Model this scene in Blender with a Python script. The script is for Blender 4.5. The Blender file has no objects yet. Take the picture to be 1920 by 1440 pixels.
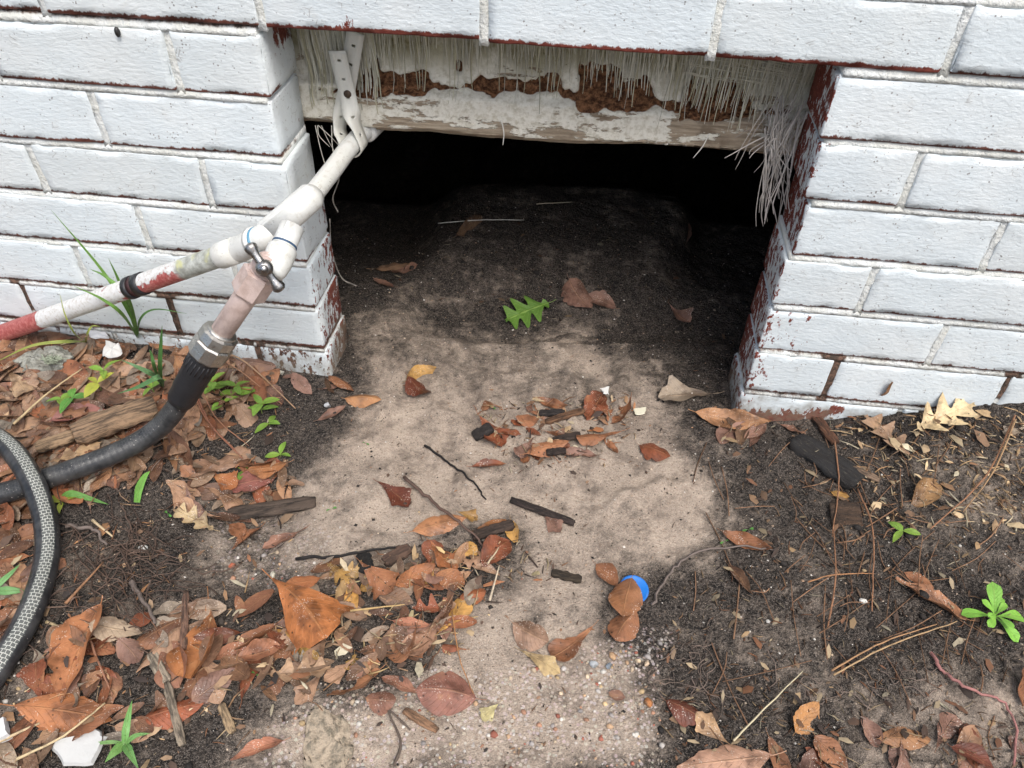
import bpy, math, random
import numpy as np
from mathutils import Vector, Matrix

# ------------------------------------------------------------------ camera, sky, sun, exposure
sc = bpy.context.scene
Z0 = 0.46                                   # underside of the brick course over the opening sits 0.46 m above the ground
CAM = np.array([.3327, -.7611, .2553 + Z0])
YAW, PIT, ROL, FPX = -.0988, .7352, .0323, 1442.0
fwd = np.array([math.sin(YAW)*math.cos(PIT), math.cos(YAW)*math.cos(PIT), -math.sin(PIT)])
_r = np.array([math.cos(YAW), -math.sin(YAW), 0.0]); _u = np.cross(_r, fwd)
R2 = math.cos(ROL)*_r + math.sin(ROL)*_u
U2 = -math.sin(ROL)*_r + math.cos(ROL)*_u
cd = bpy.data.cameras.new("camera"); cam = bpy.data.objects.new("camera", cd)
sc.collection.objects.link(cam); sc.camera = cam
cam.matrix_world = Matrix(((R2[0], U2[0], -fwd[0], CAM[0]), (R2[1], U2[1], -fwd[1], CAM[1]),
                           (R2[2], U2[2], -fwd[2], CAM[2]), (0, 0, 0, 1)))
cd.sensor_width = 36.0; cd.lens = 36.0*FPX/1920.0; cd.clip_start = .01; cd.clip_end = 500

SUN_EL, SUN_AZ = math.radians(58), math.radians(150)      # azimuth clockwise from +Y
wd = bpy.data.worlds.new("World"); sc.world = wd; wd.use_nodes = True
wn = wd.node_tree; wn.nodes.clear()
sky = wn.nodes.new("ShaderNodeTexSky"); sky.sky_type = 'NISHITA'; sky.sun_disc = False
sky.sun_elevation = SUN_EL; sky.sun_rotation = SUN_AZ; sky.dust_density = 4.0; sky.air_density = 1.0
hs = wn.nodes.new("ShaderNodeHueSaturation"); hs.inputs['Saturation'].default_value = .85   # overcast: a grey sky
bg = wn.nodes.new("ShaderNodeBackground"); bg.inputs['Strength'].default_value = .13
wo = wn.nodes.new("ShaderNodeOutputWorld")
wn.links.new(sky.outputs[0], hs.inputs['Color']); wn.links.new(hs.outputs[0], bg.inputs['Color']); wn.links.new(bg.outputs[0], wo.inputs['Surface'])
sl = bpy.data.lights.new("sun", 'SUN'); sl.energy = 1.35; sl.angle = math.radians(30); sl.color = (1.0, .99, .975)
sun = bpy.data.objects.new("sun", sl); sc.collection.objects.link(sun)
sdir = Vector((math.sin(SUN_AZ)*math.cos(SUN_EL), math.cos(SUN_AZ)*math.cos(SUN_EL), math.sin(SUN_EL)))
sun.rotation_euler = sdir.to_track_quat('Z', 'Y').to_euler(); sun.location = (0, -3, 5)
vs = sc.view_settings; vs.view_transform = 'Standard'; vs.look = 'None'; vs.gamma = 1.0; vs.exposure = 0.60; vs.use_curve_mapping = False

sc.cycles.use_adaptive_sampling = True; sc.cycles.adaptive_threshold = .03; sc.cycles.max_bounces = 4; sc.cycles.diffuse_bounces = 2; sc.cycles.glossy_bounces = 2; sc.cycles.transmission_bounces = 2
rng = np.random.default_rng(7); rnd = random.Random(11)
COL = sc.collection

# ------------------------------------------------------------------ numeric helpers
def ray(px, py): return fwd + R2*(px-960)/FPX - U2*(py-720)/FPX
def W(px, py, y):                                    # a seen direction met with a plane parallel to the wall
    d = ray(px, py); t = (y-CAM[1])/d[1]; return CAM + d*t
def _hash(ix, iy, iz, seed):
    h = (ix.astype(np.int64)*374761393 + iy.astype(np.int64)*668265263 + iz.astype(np.int64)*1274126177 + seed*974711) & 0xFFFFFFFF
    h = ((h ^ (h >> 13))*1274126177) & 0xFFFFFFFF
    h = ((h ^ (h >> 16))*2246822519) & 0xFFFFFFFF
    return ((h ^ (h >> 15)) & 0xFFFFFF)/float(0xFFFFFF)
def vn(x, y, z=0.0, seed=0):
    x = np.asarray(x, float); y = np.asarray(y, float); z = np.asarray(z, float)
    x, y, z = np.broadcast_arrays(x, y, z)
    ix, iy, iz = np.floor(x), np.floor(y), np.floor(z); fx, fy, fz = x-ix, y-iy, z-iz
    fx = fx*fx*(3-2*fx); fy = fy*fy*(3-2*fy); fz = fz*fz*(3-2*fz); r = 0
    for a in (0, 1):
        for b in (0, 1):
            for c in (0, 1):
                r = r + _hash(ix+a, iy+b, iz+c, seed)*np.where(a, fx, 1-fx)*np.where(b, fy, 1-fy)*np.where(c, fz, 1-fz)
    return r
def fbm(x, y, z=0.0, seed=0, oct=4):
    r = 0; a = .5; s = 1.0; t = 0
    for o in range(oct): r = r + a*vn(np.asarray(x)*s, np.asarray(y)*s, np.asarray(z)*s, seed+o); t += a; a *= .5; s *= 2.03
    return r/t
def sst(a, b, x): t = np.clip((np.asarray(x, float)-a)/(b-a), 0, 1); return t*t*(3-2*t)
def spline(pts, n=8):
    P = [np.array(p, float) for p in pts]; P = [2*P[0]-P[1]] + P + [2*P[-1]-P[-2]]; out = []
    for i in range(1, len(P)-2):
        for k in range(n):
            t = k/n; a, b, c, d = P[i-1], P[i], P[i+1], P[i+2]
            out.append(.5*((2*b) + (c-a)*t + (2*a-5*b+4*c-d)*t*t + (3*b-a-3*c+d)*t**3))
    out.append(P[-2]); return out
def inpoly(x, y, poly):
    r = np.zeros(np.shape(x), bool); n = len(poly)
    for i in range(n):
        x1, y1 = poly[i]; x2, y2 = poly[(i+1) % n]
        if y1 == y2: continue
        c = ((y1 > y) != (y2 > y)) & (x < (x2-x1)*(y-y1)/(y2-y1)+x1); r ^= c
    return r

# ------------------------------------------------------------------ the ground's height
def ground_z(x, y, fine=True):
    x = np.asarray(x, float); y = np.asarray(y, float)
    near = np.exp(-np.clip(-y, 0, 9)/.30)
    z = .030*sst(-.02, -.22, x)*(.45+.55*near)*sst(.3, .0, y)
    z = z + .085*sst(.56, 1.0, x)*np.exp(-np.clip(-y, 0, 9)/.22)*sst(.35, .05, y)
    z = z + .016*sst(.50, .62, x)*sst(-.12, -.2, y)*sst(-.50, -.36, y)          # dark soil patch stands a little proud
    z = z - .010*np.exp(-((x-.28)/.2)**2)*sst(-.5, -.1, y)*sst(.35, .1, y)       # shallow washed-out gully
    z = z - .016*sst(.135, .16, y+.02*np.sin(x*9))*sst(.30, .19, y)*sst(.06, .10, x)   # hollow behind the sand's edge
    edge_r = .50+.03*np.sin(y*14)
    z = z + (.030+.022*(fbm(x*12, y*12, seed=17, oct=3)-.5))*sst(.17, .46, y)*sst(.50+.10*np.cos(x*7), .70, -y+1.2)*sst(.02, .14, x)*sst(edge_r+.03, edge_r-.02, x)      # mound of dusty soil in the crawl space
    z = z - .17*sst(.56, .80, y) - .05*sst(.22, .42, y)*sst(.10, .0, x) - .03*sst(.25, .45, y)*sst(.49, .55, x)             # falling away beside and behind it, unseen drop shaped to darken the back
    z = z - .03*np.exp(-(((x+.03)/.07)**2+((y+.21)/.05)**2))                     # hole under the hose
    z = z - .012*np.exp(-(((x+.02)/.10)**2+((y+.31)/.05)**2))
    z = z + .012*(fbm(x*7, y*7, seed=3, oct=3)-.5)
    rid = np.abs(fbm(x*16+.3*y, y*11, seed=9, oct=3)-.5); z = z + .007*(fbm(x*19, y*19, seed=8, oct=3)-.5)+.005*np.clip(.10-rid, 0, 1)/.10*sst(-.35, -.1, y)*sst(.2, .1, y)*sst(.0, .1, x)*sst(.56, .46, x)
    z = z + 0*x*sst(.0, .1, x)*sst(.56, .46, x)
    if fine: z = z + .0060*(fbm(x*45, y*45, seed=5, oct=3)-.5)*(0.6+1.5*sst(.5, .62, x)) 
    return z
GRID = None
def gz(x, y):
    if GRID is not None:
        i = (x+.62)/.004; j = (y+.62)/.004
        if 0 <= i < GRID[1]-1 and 0 <= j < GRID[2]-1:
            a = int(i); b = int(j); u = i-a; v = j-b; g = GRID[0]
            return (g[b][a]*(1-u)+g[b][a+1]*u)*(1-v)+(g[b+1][a]*(1-u)+g[b+1][a+1]*u)*v
    return float(ground_z(x, y))
def G(px, py, lift=0.0):                              # a seen direction met with the ground
    d = ray(px, py); z = 0.0
    for _ in range(12):
        t = (z-CAM[2])/d[2]; p = CAM+d*t; z = .5*z + .5*gz(p[0], p[1])
    return np.array([p[0], p[1], gz(p[0], p[1])+lift])

# ------------------------------------------------------------------ mesh / object helpers
def mesh(name, V, F, mat=None, smooth=True, uv=None, attrs=None, cols=None):
    me = bpy.data.meshes.new(name); me.from_pydata([tuple(map(float, v)) for v in V], [], F); me.update()
    if smooth: me.polygons.foreach_set('use_smooth', [True]*len(me.polygons))
    if uv is not None:
        l = me.uv_layers.new(name='UVMap'); idx = np.zeros(len(me.loops), np.int32); me.loops.foreach_get('vertex_index', idx)
        l.data.foreach_set('uv', np.asarray(uv, np.float32)[idx].ravel())
    for k, a in (attrs or {}).items():
        at = me.attributes.new(k, 'FLOAT', 'POINT'); at.data.foreach_set('value', np.asarray(a, np.float32))
    if cols is not None:
        at = me.attributes.new('col', 'FLOAT_COLOR', 'POINT'); c = np.ones((len(V), 4), np.float32); c[:, :3] = cols; at.data.foreach_set('color', c.ravel())
    if mat: me.materials.append(mat)
    return me
def obj(name, me, parent=None, loc=None):
    o = bpy.data.objects.new(name, me); COL.objects.link(o)
    if parent: o.parent = parent
    if loc is not None: o.location = loc
    return o
def empty(name, label, cat, loc=(0, 0, 0), group=None):
    o = bpy.data.objects.new(name, None); o.empty_display_size = .02; COL.objects.link(o); o.location = tuple(map(float, loc)); return tag(o, label, cat, group)
def tag(o, label, cat, group=None):
    o['label'] = label; o['category'] = cat
    if group: o['group'] = group
    return o
def frames(P):
    P = [np.array(p, float) for p in P]; T = []
    for i in range(len(P)):
        t = P[min(i+1, len(P)-1)]-P[max(i-1, 0)]; T.append(t/(np.linalg.norm(t)+1e-12))
    up = np.array([0, 0, 1.0]); 
    if abs(T[0]@up) > .9: up = np.array([0, 1.0, 0])
    n = up-T[0]*(up@T[0]); n /= np.linalg.norm(n); N = [n]
    for i in range(1, len(P)):
        n = N[-1]-T[i]*(N[-1]@T[i]); n /= (np.linalg.norm(n)+1e-12); N.append(n)
    return P, T, N
def tube(P, r, seg=10, caps=True, base=0, ph=0.0):
    P, T, N = frames(P); V = []; F = []; UV = []; L = 0
    rr = r if hasattr(r, '__len__') else [r]*len(P)
    for i in range(len(P)):
        if i: L += np.linalg.norm(P[i]-P[i-1])
        B = np.cross(T[i], N[i])
        for k in range(seg+1):
            a = ph+2*math.pi*k/seg; V.append(P[i]+rr[i]*(math.cos(a)*N[i]+math.sin(a)*B)); UV.append((L, k/seg))
    s = seg+1
    for i in range(len(P)-1):
        for k in range(seg): F.append((base+i*s+k, base+i*s+k+1, base+(i+1)*s+k+1, base+(i+1)*s+k))
    if caps:
        for i, rev in ((0, True), (len(P)-1, False)):
            f = [base+i*s+k for k in range(seg)]; F.append(tuple(f[::-1] if rev else f))
    return V, F, UV
from mathutils import noise as mnoise
def MN(x, y, z): return .5+.6*mnoise.fractal(Vector((x, y, z)), 1.0, 2.0, 3)
class MB:
    def __init__(s): s.V = []; s.F = []; s.UV = []; s.C = []
    def tube(s, P, r, seg=10, col=None, caps=True, ph=0.0):
        v, f, u = tube(P, r, seg, caps, len(s.V), ph); s.V += v; s.F += f; s.UV += u
        if col is not None: s.C += [col]*len(v)
        return s
    def add(s, v, f, col=None):
        b = len(s.V); s.V += [np.array(q, float) for q in v]; s.F += [tuple(b+i for i in q) for q in f]; s.UV += [(0, 0)]*len(v)
        if col is not None: s.C += [col]*len(v)
        return s
    def build(s, name, mat, parent=None, smooth=True, org=None):
        V = s.V
        if org is not None: V = [v-np.array(org) for v in V]
        return obj(name, mesh(name, V, s.F, mat, smooth, uv=s.UV, cols=s.C if len(s.C) == len(V) else None), parent)
def lin(*pts): return [np.array(p, float) for p in pts]

# ------------------------------------------------------------------ materials
def M(name): 
    m = bpy.data.materials.new(name); m.use_nodes = True; nt = m.node_tree; b = nt.nodes['Principled BSDF']; return m, nt, b
def noise(nt, vec, scale, detail=4, rough=.55, dist=0):
    n = nt.nodes.new('ShaderNodeTexNoise'); n.inputs['Scale'].default_value = scale; n.inputs['Detail'].default_value = detail
    n.inputs['Roughness'].default_value = rough; n.inputs['Distortion'].default_value = dist
    if vec is not None: nt.links.new(vec, n.inputs['Vector'])
    return n.outputs['Fac']
def voro(nt, vec, scale, feature='F1'):
    n = nt.nodes.new('ShaderNodeTexVoronoi'); n.feature = feature; n.inputs['Scale'].default_value = scale
    nt.links.new(vec, n.inputs['Vector']); return n
def ramp(nt, fac, a, b, ca=0.0, cb=1.0):
    n = nt.nodes.new('ShaderNodeMapRange'); n.interpolation_type = 'SMOOTHSTEP'
    n.inputs['From Min'].default_value = a; n.inputs['From Max'].default_value = b; n.inputs['To Min'].default_value = ca; n.inputs['To Max'].default_value = cb
    nt.links.new(fac, n.inputs['Value']); return n.outputs['Result']
def math_(nt, op, a, b=None):
    n = nt.nodes.new('ShaderNodeMath'); n.operation = op
    for i, v in enumerate((a, b)):
        if v is None: continue
        if isinstance(v, (int, float)): n.inputs[i].default_value = v
        else: nt.links.new(v, n.inputs[i])
    return n.outputs[0]
def mix(nt, fac, a, b, mode='MIX'):
    n = nt.nodes.new('ShaderNodeMix'); n.data_type = 'RGBA'; n.blend_type = mode
    for s, v in ((0, fac), (6, a), (7, b)):
        if isinstance(v, (int, float)): n.inputs[s].default_value = v
        elif isinstance(v, tuple): n.inputs[s].default_value = (*v, 1)
        else: nt.links.new(v, n.inputs[s])
    return n.outputs[2]
def attr(nt, name, out='Fac'): n = nt.nodes.new('ShaderNodeAttribute'); n.attribute_name = name; return n.outputs[out]
def pos(nt, kind='pos', scale=None):
    if kind == 'pos': o = nt.nodes.new('ShaderNodeNewGeometry').outputs['Position']
    elif kind == 'uv': o = nt.nodes.new('ShaderNodeTexCoord').outputs['UV']
    else: o = nt.nodes.new('ShaderNodeTexCoord').outputs['Object']
    if scale:
        m = nt.nodes.new('ShaderNodeMapping'); m.inputs['Scale'].default_value = scale; nt.links.new(o, m.inputs['Vector']); o = m.outputs[0]
    return o
def bump(nt, b, h, dist, strength=1.0):
    n = nt.nodes.new('ShaderNodeBump'); n.inputs['Distance'].default_value = dist; n.inputs['Strength'].default_value = strength
    nt.links.new(h, n.inputs['Height']); nt.links.new(n.outputs[0], b.inputs['Normal'])
def put(nt, b, name, v):
    if isinstance(v, (int, float)): b.inputs[name].default_value = v
    elif isinstance(v, tuple): b.inputs[name].default_value = (*v, 1)
    else: nt.links.new(v, b.inputs[name])

def mat_brick():
    m, nt, b = M('painted_brick'); p = pos(nt)
    n1 = noise(nt, p, 9, 2); n2 = noise(nt, pos(nt, 'pos', (.6, 1, 1.25)), 210, 3, .65); n4 = noise(nt, p, 45, 3, .66)
    c = mix(nt, ramp(nt, n1, .35, .7), (.695, .760, .780), (.750, .795, .797))
    c = mix(nt, ramp(nt, n4, .55, .78, 0, .30), c, (.64, .635, .59)); oi = nt.nodes.new('ShaderNodeObjectInfo').outputs['Random']; c = mix(nt, ramp(nt, oi, 0, 1, 0, .16), c, (.60, .60, .54))
    # hairline cracks and pits in the paint
    cr = voro(nt, pos(nt, 'pos', (1, 1, 1.5)), 75, 'DISTANCE_TO_EDGE').outputs['Distance']
    crk = math_(nt, 'MULTIPLY', ramp(nt, cr, .0, .035, 1, 0), ramp(nt, n4, .58, .66))
    pit = math_(nt, 'MULTIPLY', ramp(nt, voro(nt, p, 230).outputs['Distance'], .12, .28, 1, 0), ramp(nt, noise(nt, p, 60, 1), .52, .66))
    dk = math_(nt, 'MAXIMUM', math_(nt, 'MULTIPLY', crk, .7), pit)
    c = mix(nt, math_(nt, 'MULTIPLY', dk, .75), c, (.13, .10, .085))
    w = attr(nt, 'wear'); gr = attr(nt, 'grime_shade'); tone = attr(nt, 'tone'); ed = attr(nt, 'edge')
    nz = noise(nt, pos(nt, 'pos', (1, 1, .55)), 120, 4, .74)
    wm = ramp(nt, math_(nt, 'ADD', w, math_(nt, 'MULTIPLY', math_(nt, 'SUBTRACT', nz, .5), 1.7)), .46, .56)
    em = ramp(nt, math_(nt, 'ADD', ed, math_(nt, 'MULTIPLY', math_(nt, 'SUBTRACT', nz, .5), .9)), .42, .58)
    red = mix(nt, ramp(nt, n2, .35, .65), (.155, .032, .024), (.24, .062, .042))
    brn = mix(nt, ramp(nt, n2, .35, .65), (.06, .038, .028), (.16, .085, .055))
    c = mix(nt, wm, c, mix(nt, tone, red, brn)); c = mix(nt, em, c, mix(nt, attr(nt, 'etone'), red, mix(nt, n2, (.03, .02, .016), (.15, .085, .06))))
    gm = ramp(nt, math_(nt, 'ADD', gr, math_(nt, 'MULTIPLY', math_(nt, 'SUBTRACT', noise(nt, p, 40, 3, .7), .5), 1.4)), .3, .9)
    c = mix(nt, math_(nt, 'MULTIPLY', gm, .70), c, (.22, .185, .13))
    put(nt, b, 'Base Color', c); put(nt, b, 'Roughness', ramp(nt, wm, 0, 1, .55, .9)); b.inputs['Specular IOR Level'].default_value = .3
    h = math_(nt, 'ADD', math_(nt, 'MULTIPLY', n2, 1.25), math_(nt, 'MULTIPLY', n4, .8)); h = math_(nt, 'SUBTRACT', h, math_(nt, 'MULTIPLY', w, .25))
    bump(nt, b, h, .0008, .9); return m
def mat_mortar():
    m, nt, b = M('painted_mortar'); p = pos(nt); n = noise(nt, p, 150, 3, .65); g = attr(nt, 'grime_shade')
    c = mix(nt, ramp(nt, noise(nt, p, 30, 4), .35, .65), (.66, .665, .61), (.75, .77, .745))
    gm = ramp(nt, math_(nt, 'ADD', g, math_(nt, 'MULTIPLY', math_(nt, 'SUBTRACT', noise(nt, p, 90, 6, .7), .5), 1.3)), .35, .75)
    c = mix(nt, gm, c, mix(nt, ramp(nt, n, .4, .6), (.06, .042, .03), (.17, .10, .07)))
    put(nt, b, 'Base Color', c); b.inputs['Roughness'].default_value = .9; bump(nt, b, n, .003); return m
def mat_beam():
    m, nt, b = M('peeling_beam'); p = pos(nt)
    grain = noise(nt, pos(nt, 'pos', (1, 1, 14)), 22, 8, .65, .3); fine = noise(nt, p, 160, 4, .7)
    flake = noise(nt, pos(nt, 'pos', (.5, 1, 1.6)), 70, 6, .7)
    wood = mix(nt, ramp(nt, grain, .3, .7), (.25, .195, .135), (.52, .43, .32))
    wood = mix(nt, ramp(nt, noise(nt, p, 25, 3), .55, .7), wood, (.22, .17, .12))
    paint = mix(nt, ramp(nt, fine, .4, .7), (.80, .77, .67), (.58, .54, .43))
    alg = mix(nt, ramp(nt, fine, .3, .7), (.24, .21, .105), (.44, .415, .28))
    paint = mix(nt, math_(nt, 'MULTIPLY', attr(nt, 'algae'), ramp(nt, noise(nt, p, 28, 4), .25, .5)), paint, alg)
    wm = ramp(nt, math_(nt, 'ADD', attr(nt, 'wood'), math_(nt, 'MULTIPLY', math_(nt, 'SUBTRACT', flake, .5), 2.0)), .47, .53)
    c = mix(nt, wm, paint, wood)
    rot = mix(nt, ramp(nt, fine, .35, .68), (.075, .034, .018), (.36, .175, .085))
    rm = ramp(nt, attr(nt, 'rot'), .4, .6); c = mix(nt, rm, c, rot)
    put(nt, b, 'Base Color', c); b.inputs['Roughness'].default_value = .88; b.inputs['Specular IOR Level'].default_value = .2
    h = math_(nt, 'ADD', math_(nt, 'MULTIPLY', wm, -.55), math_(nt, 'MULTIPLY', fine, ramp(nt, rm, 0, 1, .35, 2.2)))
    h = math_(nt, 'ADD', h, math_(nt, 'MULTIPLY', grain, math_(nt, 'ADD', .15, math_(nt, 'MULTIPLY', wm, .7)))); bump(nt, b, h, .0028); return m
def mat_ground():
    m, nt, b = M('sand_and_soil'); p = pos(nt)
    s = attr(nt, 'sand'); gv = attr(nt, 'gravel')
    grain = noise(nt, p, 900, 1, .7); g2 = noise(nt, p, 330, 2, .7); mid = noise(nt, p, 60, 4, .7); big = noise(nt, p, 11, 2)
    sm = ramp(nt, math_(nt, 'ADD', s, math_(nt, 'MULTIPLY', math_(nt, 'SUBTRACT', noise(nt, p, 55, 6, .78), .5), 1.7)), .10, .92)
    sand = mix(nt, ramp(nt, big, .35, .65), (.262, .212, .172), (.405, .330, .265))
    sand = mix(nt, ramp(nt, grain, .30, .72, .0, .75), sand, (.56, .46, .36))
    sand = mix(nt, ramp(nt, g2, .50, .72, 0, .65), sand, (.22, .155, .11))
    sand = mix(nt, ramp(nt, noise(nt, p, 26, 4, .72), .46, .68, 0, .66), sand, (.125, .098, .078))
    soil = mix(nt, ramp(nt, mid, .35, .7), (.011, .0095, .008), (.056, .044, .035))
    soil = mix(nt, ramp(nt, g2, .48, .70, 0, .75), soil, (.15, .125, .105)); soil = mix(nt, ramp(nt, grain, .52, .70, 0, .75), soil, (.24, .205, .175)); soil = mix(nt, ramp(nt, g2, .30, .44, .8, 0), soil, (.006, .005, .005))
    c = mix(nt, sm, soil, sand)
    # loose grains: dark specks in the sand, pale ones in the soil
    v1 = voro(nt, p, 190); sp = math_(nt, 'MULTIPLY', ramp(nt, v1.outputs['Distance'], .12, .22, 1, 0), ramp(nt, mid, .45, .60))
    c = mix(nt, math_(nt, 'MULTIPLY', sp, .85), c, (.02, .016, .013))
    v3 = voro(nt, p, 230); gm = math_(nt, 'MULTIPLY', gv, ramp(nt, v3.outputs['Distance'], .30, .45, 1, 0))
    hsg = nt.nodes.new('ShaderNodeHueSaturation'); hsg.inputs['Saturation'].default_value = .2; nt.links.new(v3.outputs['Color'], hsg.inputs['Color']); gc = mix(nt, .6, hsg.outputs[0], (.42, .29, .20))
    c = mix(nt, math_(nt, 'MULTIPLY', gm, .6), c, gc)
    put(nt, b, 'Base Color', c); put(nt, b, 'Roughness', ramp(nt, sm, 0, 1, .82, .95)); b.inputs['Specular IOR Level'].default_value = .25
    h = math_(nt, 'ADD', math_(nt, 'MULTIPLY', grain, .5), math_(nt, 'MULTIPLY', g2, ramp(nt, s, 0, .8, 2.2, .9))); h = math_(nt, 'ADD', h, math_(nt, 'MULTIPLY', mid, ramp(nt, s, 0, .8, 4.5, 1.6)))
    bump(nt, b, h, .0022); return m
def mat_leaf(green=False, vc=False):
    m, nt, b = M('green_leaf' if green else 'dead_leaf')
    oi = nt.nodes.new('ShaderNodeObjectInfo'); col = attr(nt, 'col', 'Color') if vc else oi.outputs['Color']; uv = pos(nt, 'uv'); p = pos(nt)
    sep = nt.nodes.new('ShaderNodeSeparateXYZ'); nt.links.new(uv, sep.inputs[0]); t, s_ = sep.outputs[0], sep.outputs[1]
    a = math_(nt, 'ABSOLUTE', math_(nt, 'SUBTRACT', s_, .5))                # 0 at the midrib, .5 at the edge
    lat = math_(nt, 'FRACT', math_(nt, 'SUBTRACT', math_(nt, 'MULTIPLY', t, 9), math_(nt, 'MULTIPLY', a, 4.5)))
    lv = ramp(nt, math_(nt, 'ABSOLUTE', math_(nt, 'SUBTRACT', lat, .5)), .0, .09, 1, 0)
    mr = ramp(nt, a, .012, .035, 1, 0); vein = math_(nt, 'MAXIMUM', math_(nt, 'MULTIPLY', lv, .45), mr)
    off = nt.nodes.new('ShaderNodeVectorMath'); nt.links.new(p, off.inputs[0]); nt.links.new(oi.outputs['Random'], off.inputs[1]); q = off.outputs[0]
    n1 = noise(nt, q, 38, 3, .65); n2 = noise(nt, q, 160, 3, .65)
    if green:
        c = mix(nt, ramp(nt, n1, .35, .7), col, mix(nt, .35, col, (.03, .09, .01)), 'MIX')
        c = mix(nt, math_(nt, 'MULTIPLY', vein, .45), c, (.35, .5, .12))
    else:
        dark = mix(nt, .68, col, (.035, .014, .008)); light = mix(nt, .35, col, (.60, .36, .17))
        c = mix(nt, ramp(nt, n1, .30, .60), dark, col); c = mix(nt, ramp(nt, n1, .58, .78, 0, .85), c, light)
        c = mix(nt, ramp(nt, n2, .55, .74, 0, .6), c, dark)
        c = mix(nt, math_(nt, 'MULTIPLY', vein, .35), c, light)
        sp = math_(nt, 'MULTIPLY', ramp(nt, voro(nt, p, 520).outputs['Distance'], .20, .34, 1, 0), ramp(nt, noise(nt, q, 55, 3, .7), .50, .62))
        c = mix(nt, math_(nt, 'MULTIPLY', sp, .8), c, (.58, .50, .42))        # grains of sand stuck on
        bs = math_(nt, 'MULTIPLY', ramp(nt, voro(nt, q, 130).outputs['Distance'], .10, .20, 1, 0), ramp(nt, noise(nt, q, 21, 2), .52, .6))
        c = mix(nt, math_(nt, 'MULTIPLY', bs, .8), c, (.02, .012, .008))
    put(nt, b, 'Base Color', c); put(nt, b, 'Roughness', ramp(nt, n1, .3, .7, .36 if not green else .40, .70)); b.inputs['Specular IOR Level'].default_value = .38
    h = math_(nt, 'ADD', math_(nt, 'MULTIPLY', vein, .5), math_(nt, 'MULTIPLY', n2, .7)); h = math_(nt, 'ADD', h, math_(nt, 'MULTIPLY', n1, 1.2)); bump(nt, b, h, .0012)
    if green:
        pass
    return m
def mat_obj(name, rough=.6, nscale=60, namt=.5, bumpd=.001, stretch=None, metal=0.0, spec=.4, vcol=False, darkc=(.03, .025, .02), kind='obj', lo=.45, hi=.72):
    m, nt, b = M(name)
    col = attr(nt, 'col', 'Color') if vcol else nt.nodes.new('ShaderNodeObjectInfo').outputs['Color']
    p = pos(nt, 'pos' if kind == 'pos' else 'obj', stretch); n = noise(nt, p, nscale, 4, .65)
    c = mix(nt, ramp(nt, n, lo, hi, 0, namt), col, darkc)
    put(nt, b, 'Base Color', c); b.inputs['Roughness'].default_value = rough; b.inputs['Metallic'].default_value = metal; b.inputs['Specular IOR Level'].default_value = spec
    if bumpd: bump(nt, b, n, bumpd)
    return m
def mat_bark():
    m, nt, b = M('rotten_wood'); col = nt.nodes.new('ShaderNodeObjectInfo').outputs['Color']; p = pos(nt, 'obj', (1, 7, 7))
    n = noise(nt, p, 28, 8, .7, .3); n2 = noise(nt, pos(nt, 'obj', (1, 4, 4)), 120, 4, .7)
    c = mix(nt, ramp(nt, n, .38, .60), mix(nt, .8, col, (.01, .007, .005)), col); c = mix(nt, ramp(nt, n2, .55, .75, 0, .4), c, mix(nt, .5, col, (.45, .36, .25)))
    put(nt, b, 'Base Color', c); b.inputs['Roughness'].default_value = .85; bump(nt, b, math_(nt, 'ADD', n, math_(nt, 'MULTIPLY', n2, .4)), .004); return m
def mat_pvc():
    m, nt, b = M('old_pvc'); p = pos(nt); n = noise(nt, p, 120, 6, .7); n1 = noise(nt, p, 14, 3)
    c = mix(nt, ramp(nt, n1, .35, .65), (.66, .66, .61), (.74, .75, .72)); c = mix(nt, ramp(nt, n, .50, .72, 0, .50), c, (.42, .39, .31))
    sp = math_(nt, 'MULTIPLY', ramp(nt, voro(nt, p, 260).outputs['Distance'], .10, .20, 1, 0), ramp(nt, noise(nt, p, 50, 2), .55, .66))
    c = mix(nt, math_(nt, 'MULTIPLY', sp, .8), c, (.06, .05, .04))
    put(nt, b, 'Base Color', c); b.inputs['Roughness'].default_value = .42; bump(nt, b, n, .0006); return m
def mat_riser():                                        # red pipe over-painted white, chipped; attributes tell where
    m, nt, b = M('chipped_red_white_pipe'); p = pos(nt); n = noise(nt, p, 70, 6, .7); n2 = noise(nt, p, 240, 5, .7)
    red = mix(nt, ramp(nt, n2, .4, .65), (.36, .075, .070), (.52, .19, .165)); wh = mix(nt, ramp(nt, n2, .45, .7), (.74, .74, .72), (.52, .48, .42))
    tape = mix(nt, ramp(nt, n, .35, .65), (.30, .31, .27), (.58, .60, .55)); tape = mix(nt, ramp(nt, noise(nt, p, 45, 4), .55, .7), tape, (.56, .56, .30))
    rm = ramp(nt, math_(nt, 'ADD', attr(nt, 'red'), math_(nt, 'MULTIPLY', math_(nt, 'SUBTRACT', n, .5), 1.3)), .45, .54)
    c = mix(nt, rm, wh, red); c = mix(nt, attr(nt, 'tape'), c, tape)
    c = mix(nt, ramp(nt, n2, .64, .76, 0, .5), c, (.12, .09, .07))
    put(nt, b, 'Base Color', c); b.inputs['Roughness'].default_value = .5; bump(nt, b, math_(nt, 'ADD', math_(nt, 'MULTIPLY', rm, -.5), n2), .0008); return m
def mat_metal(name, c1, c2, rough, metal=1.0, bd=.0004):
    m, nt, b = M(name); p = pos(nt); n = noise(nt, p, 90, 6, .65); n2 = noise(nt, p, 350, 4, .7)
    put(nt, b, 'Base Color', mix(nt, ramp(nt, n, .4, .68), c1, c2)); put(nt, b, 'Roughness', ramp(nt, n, .35, .7, rough, min(1, rough+.25))); b.inputs['Metallic'].default_value = metal; bump(nt, b, n2, bd); return m
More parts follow.
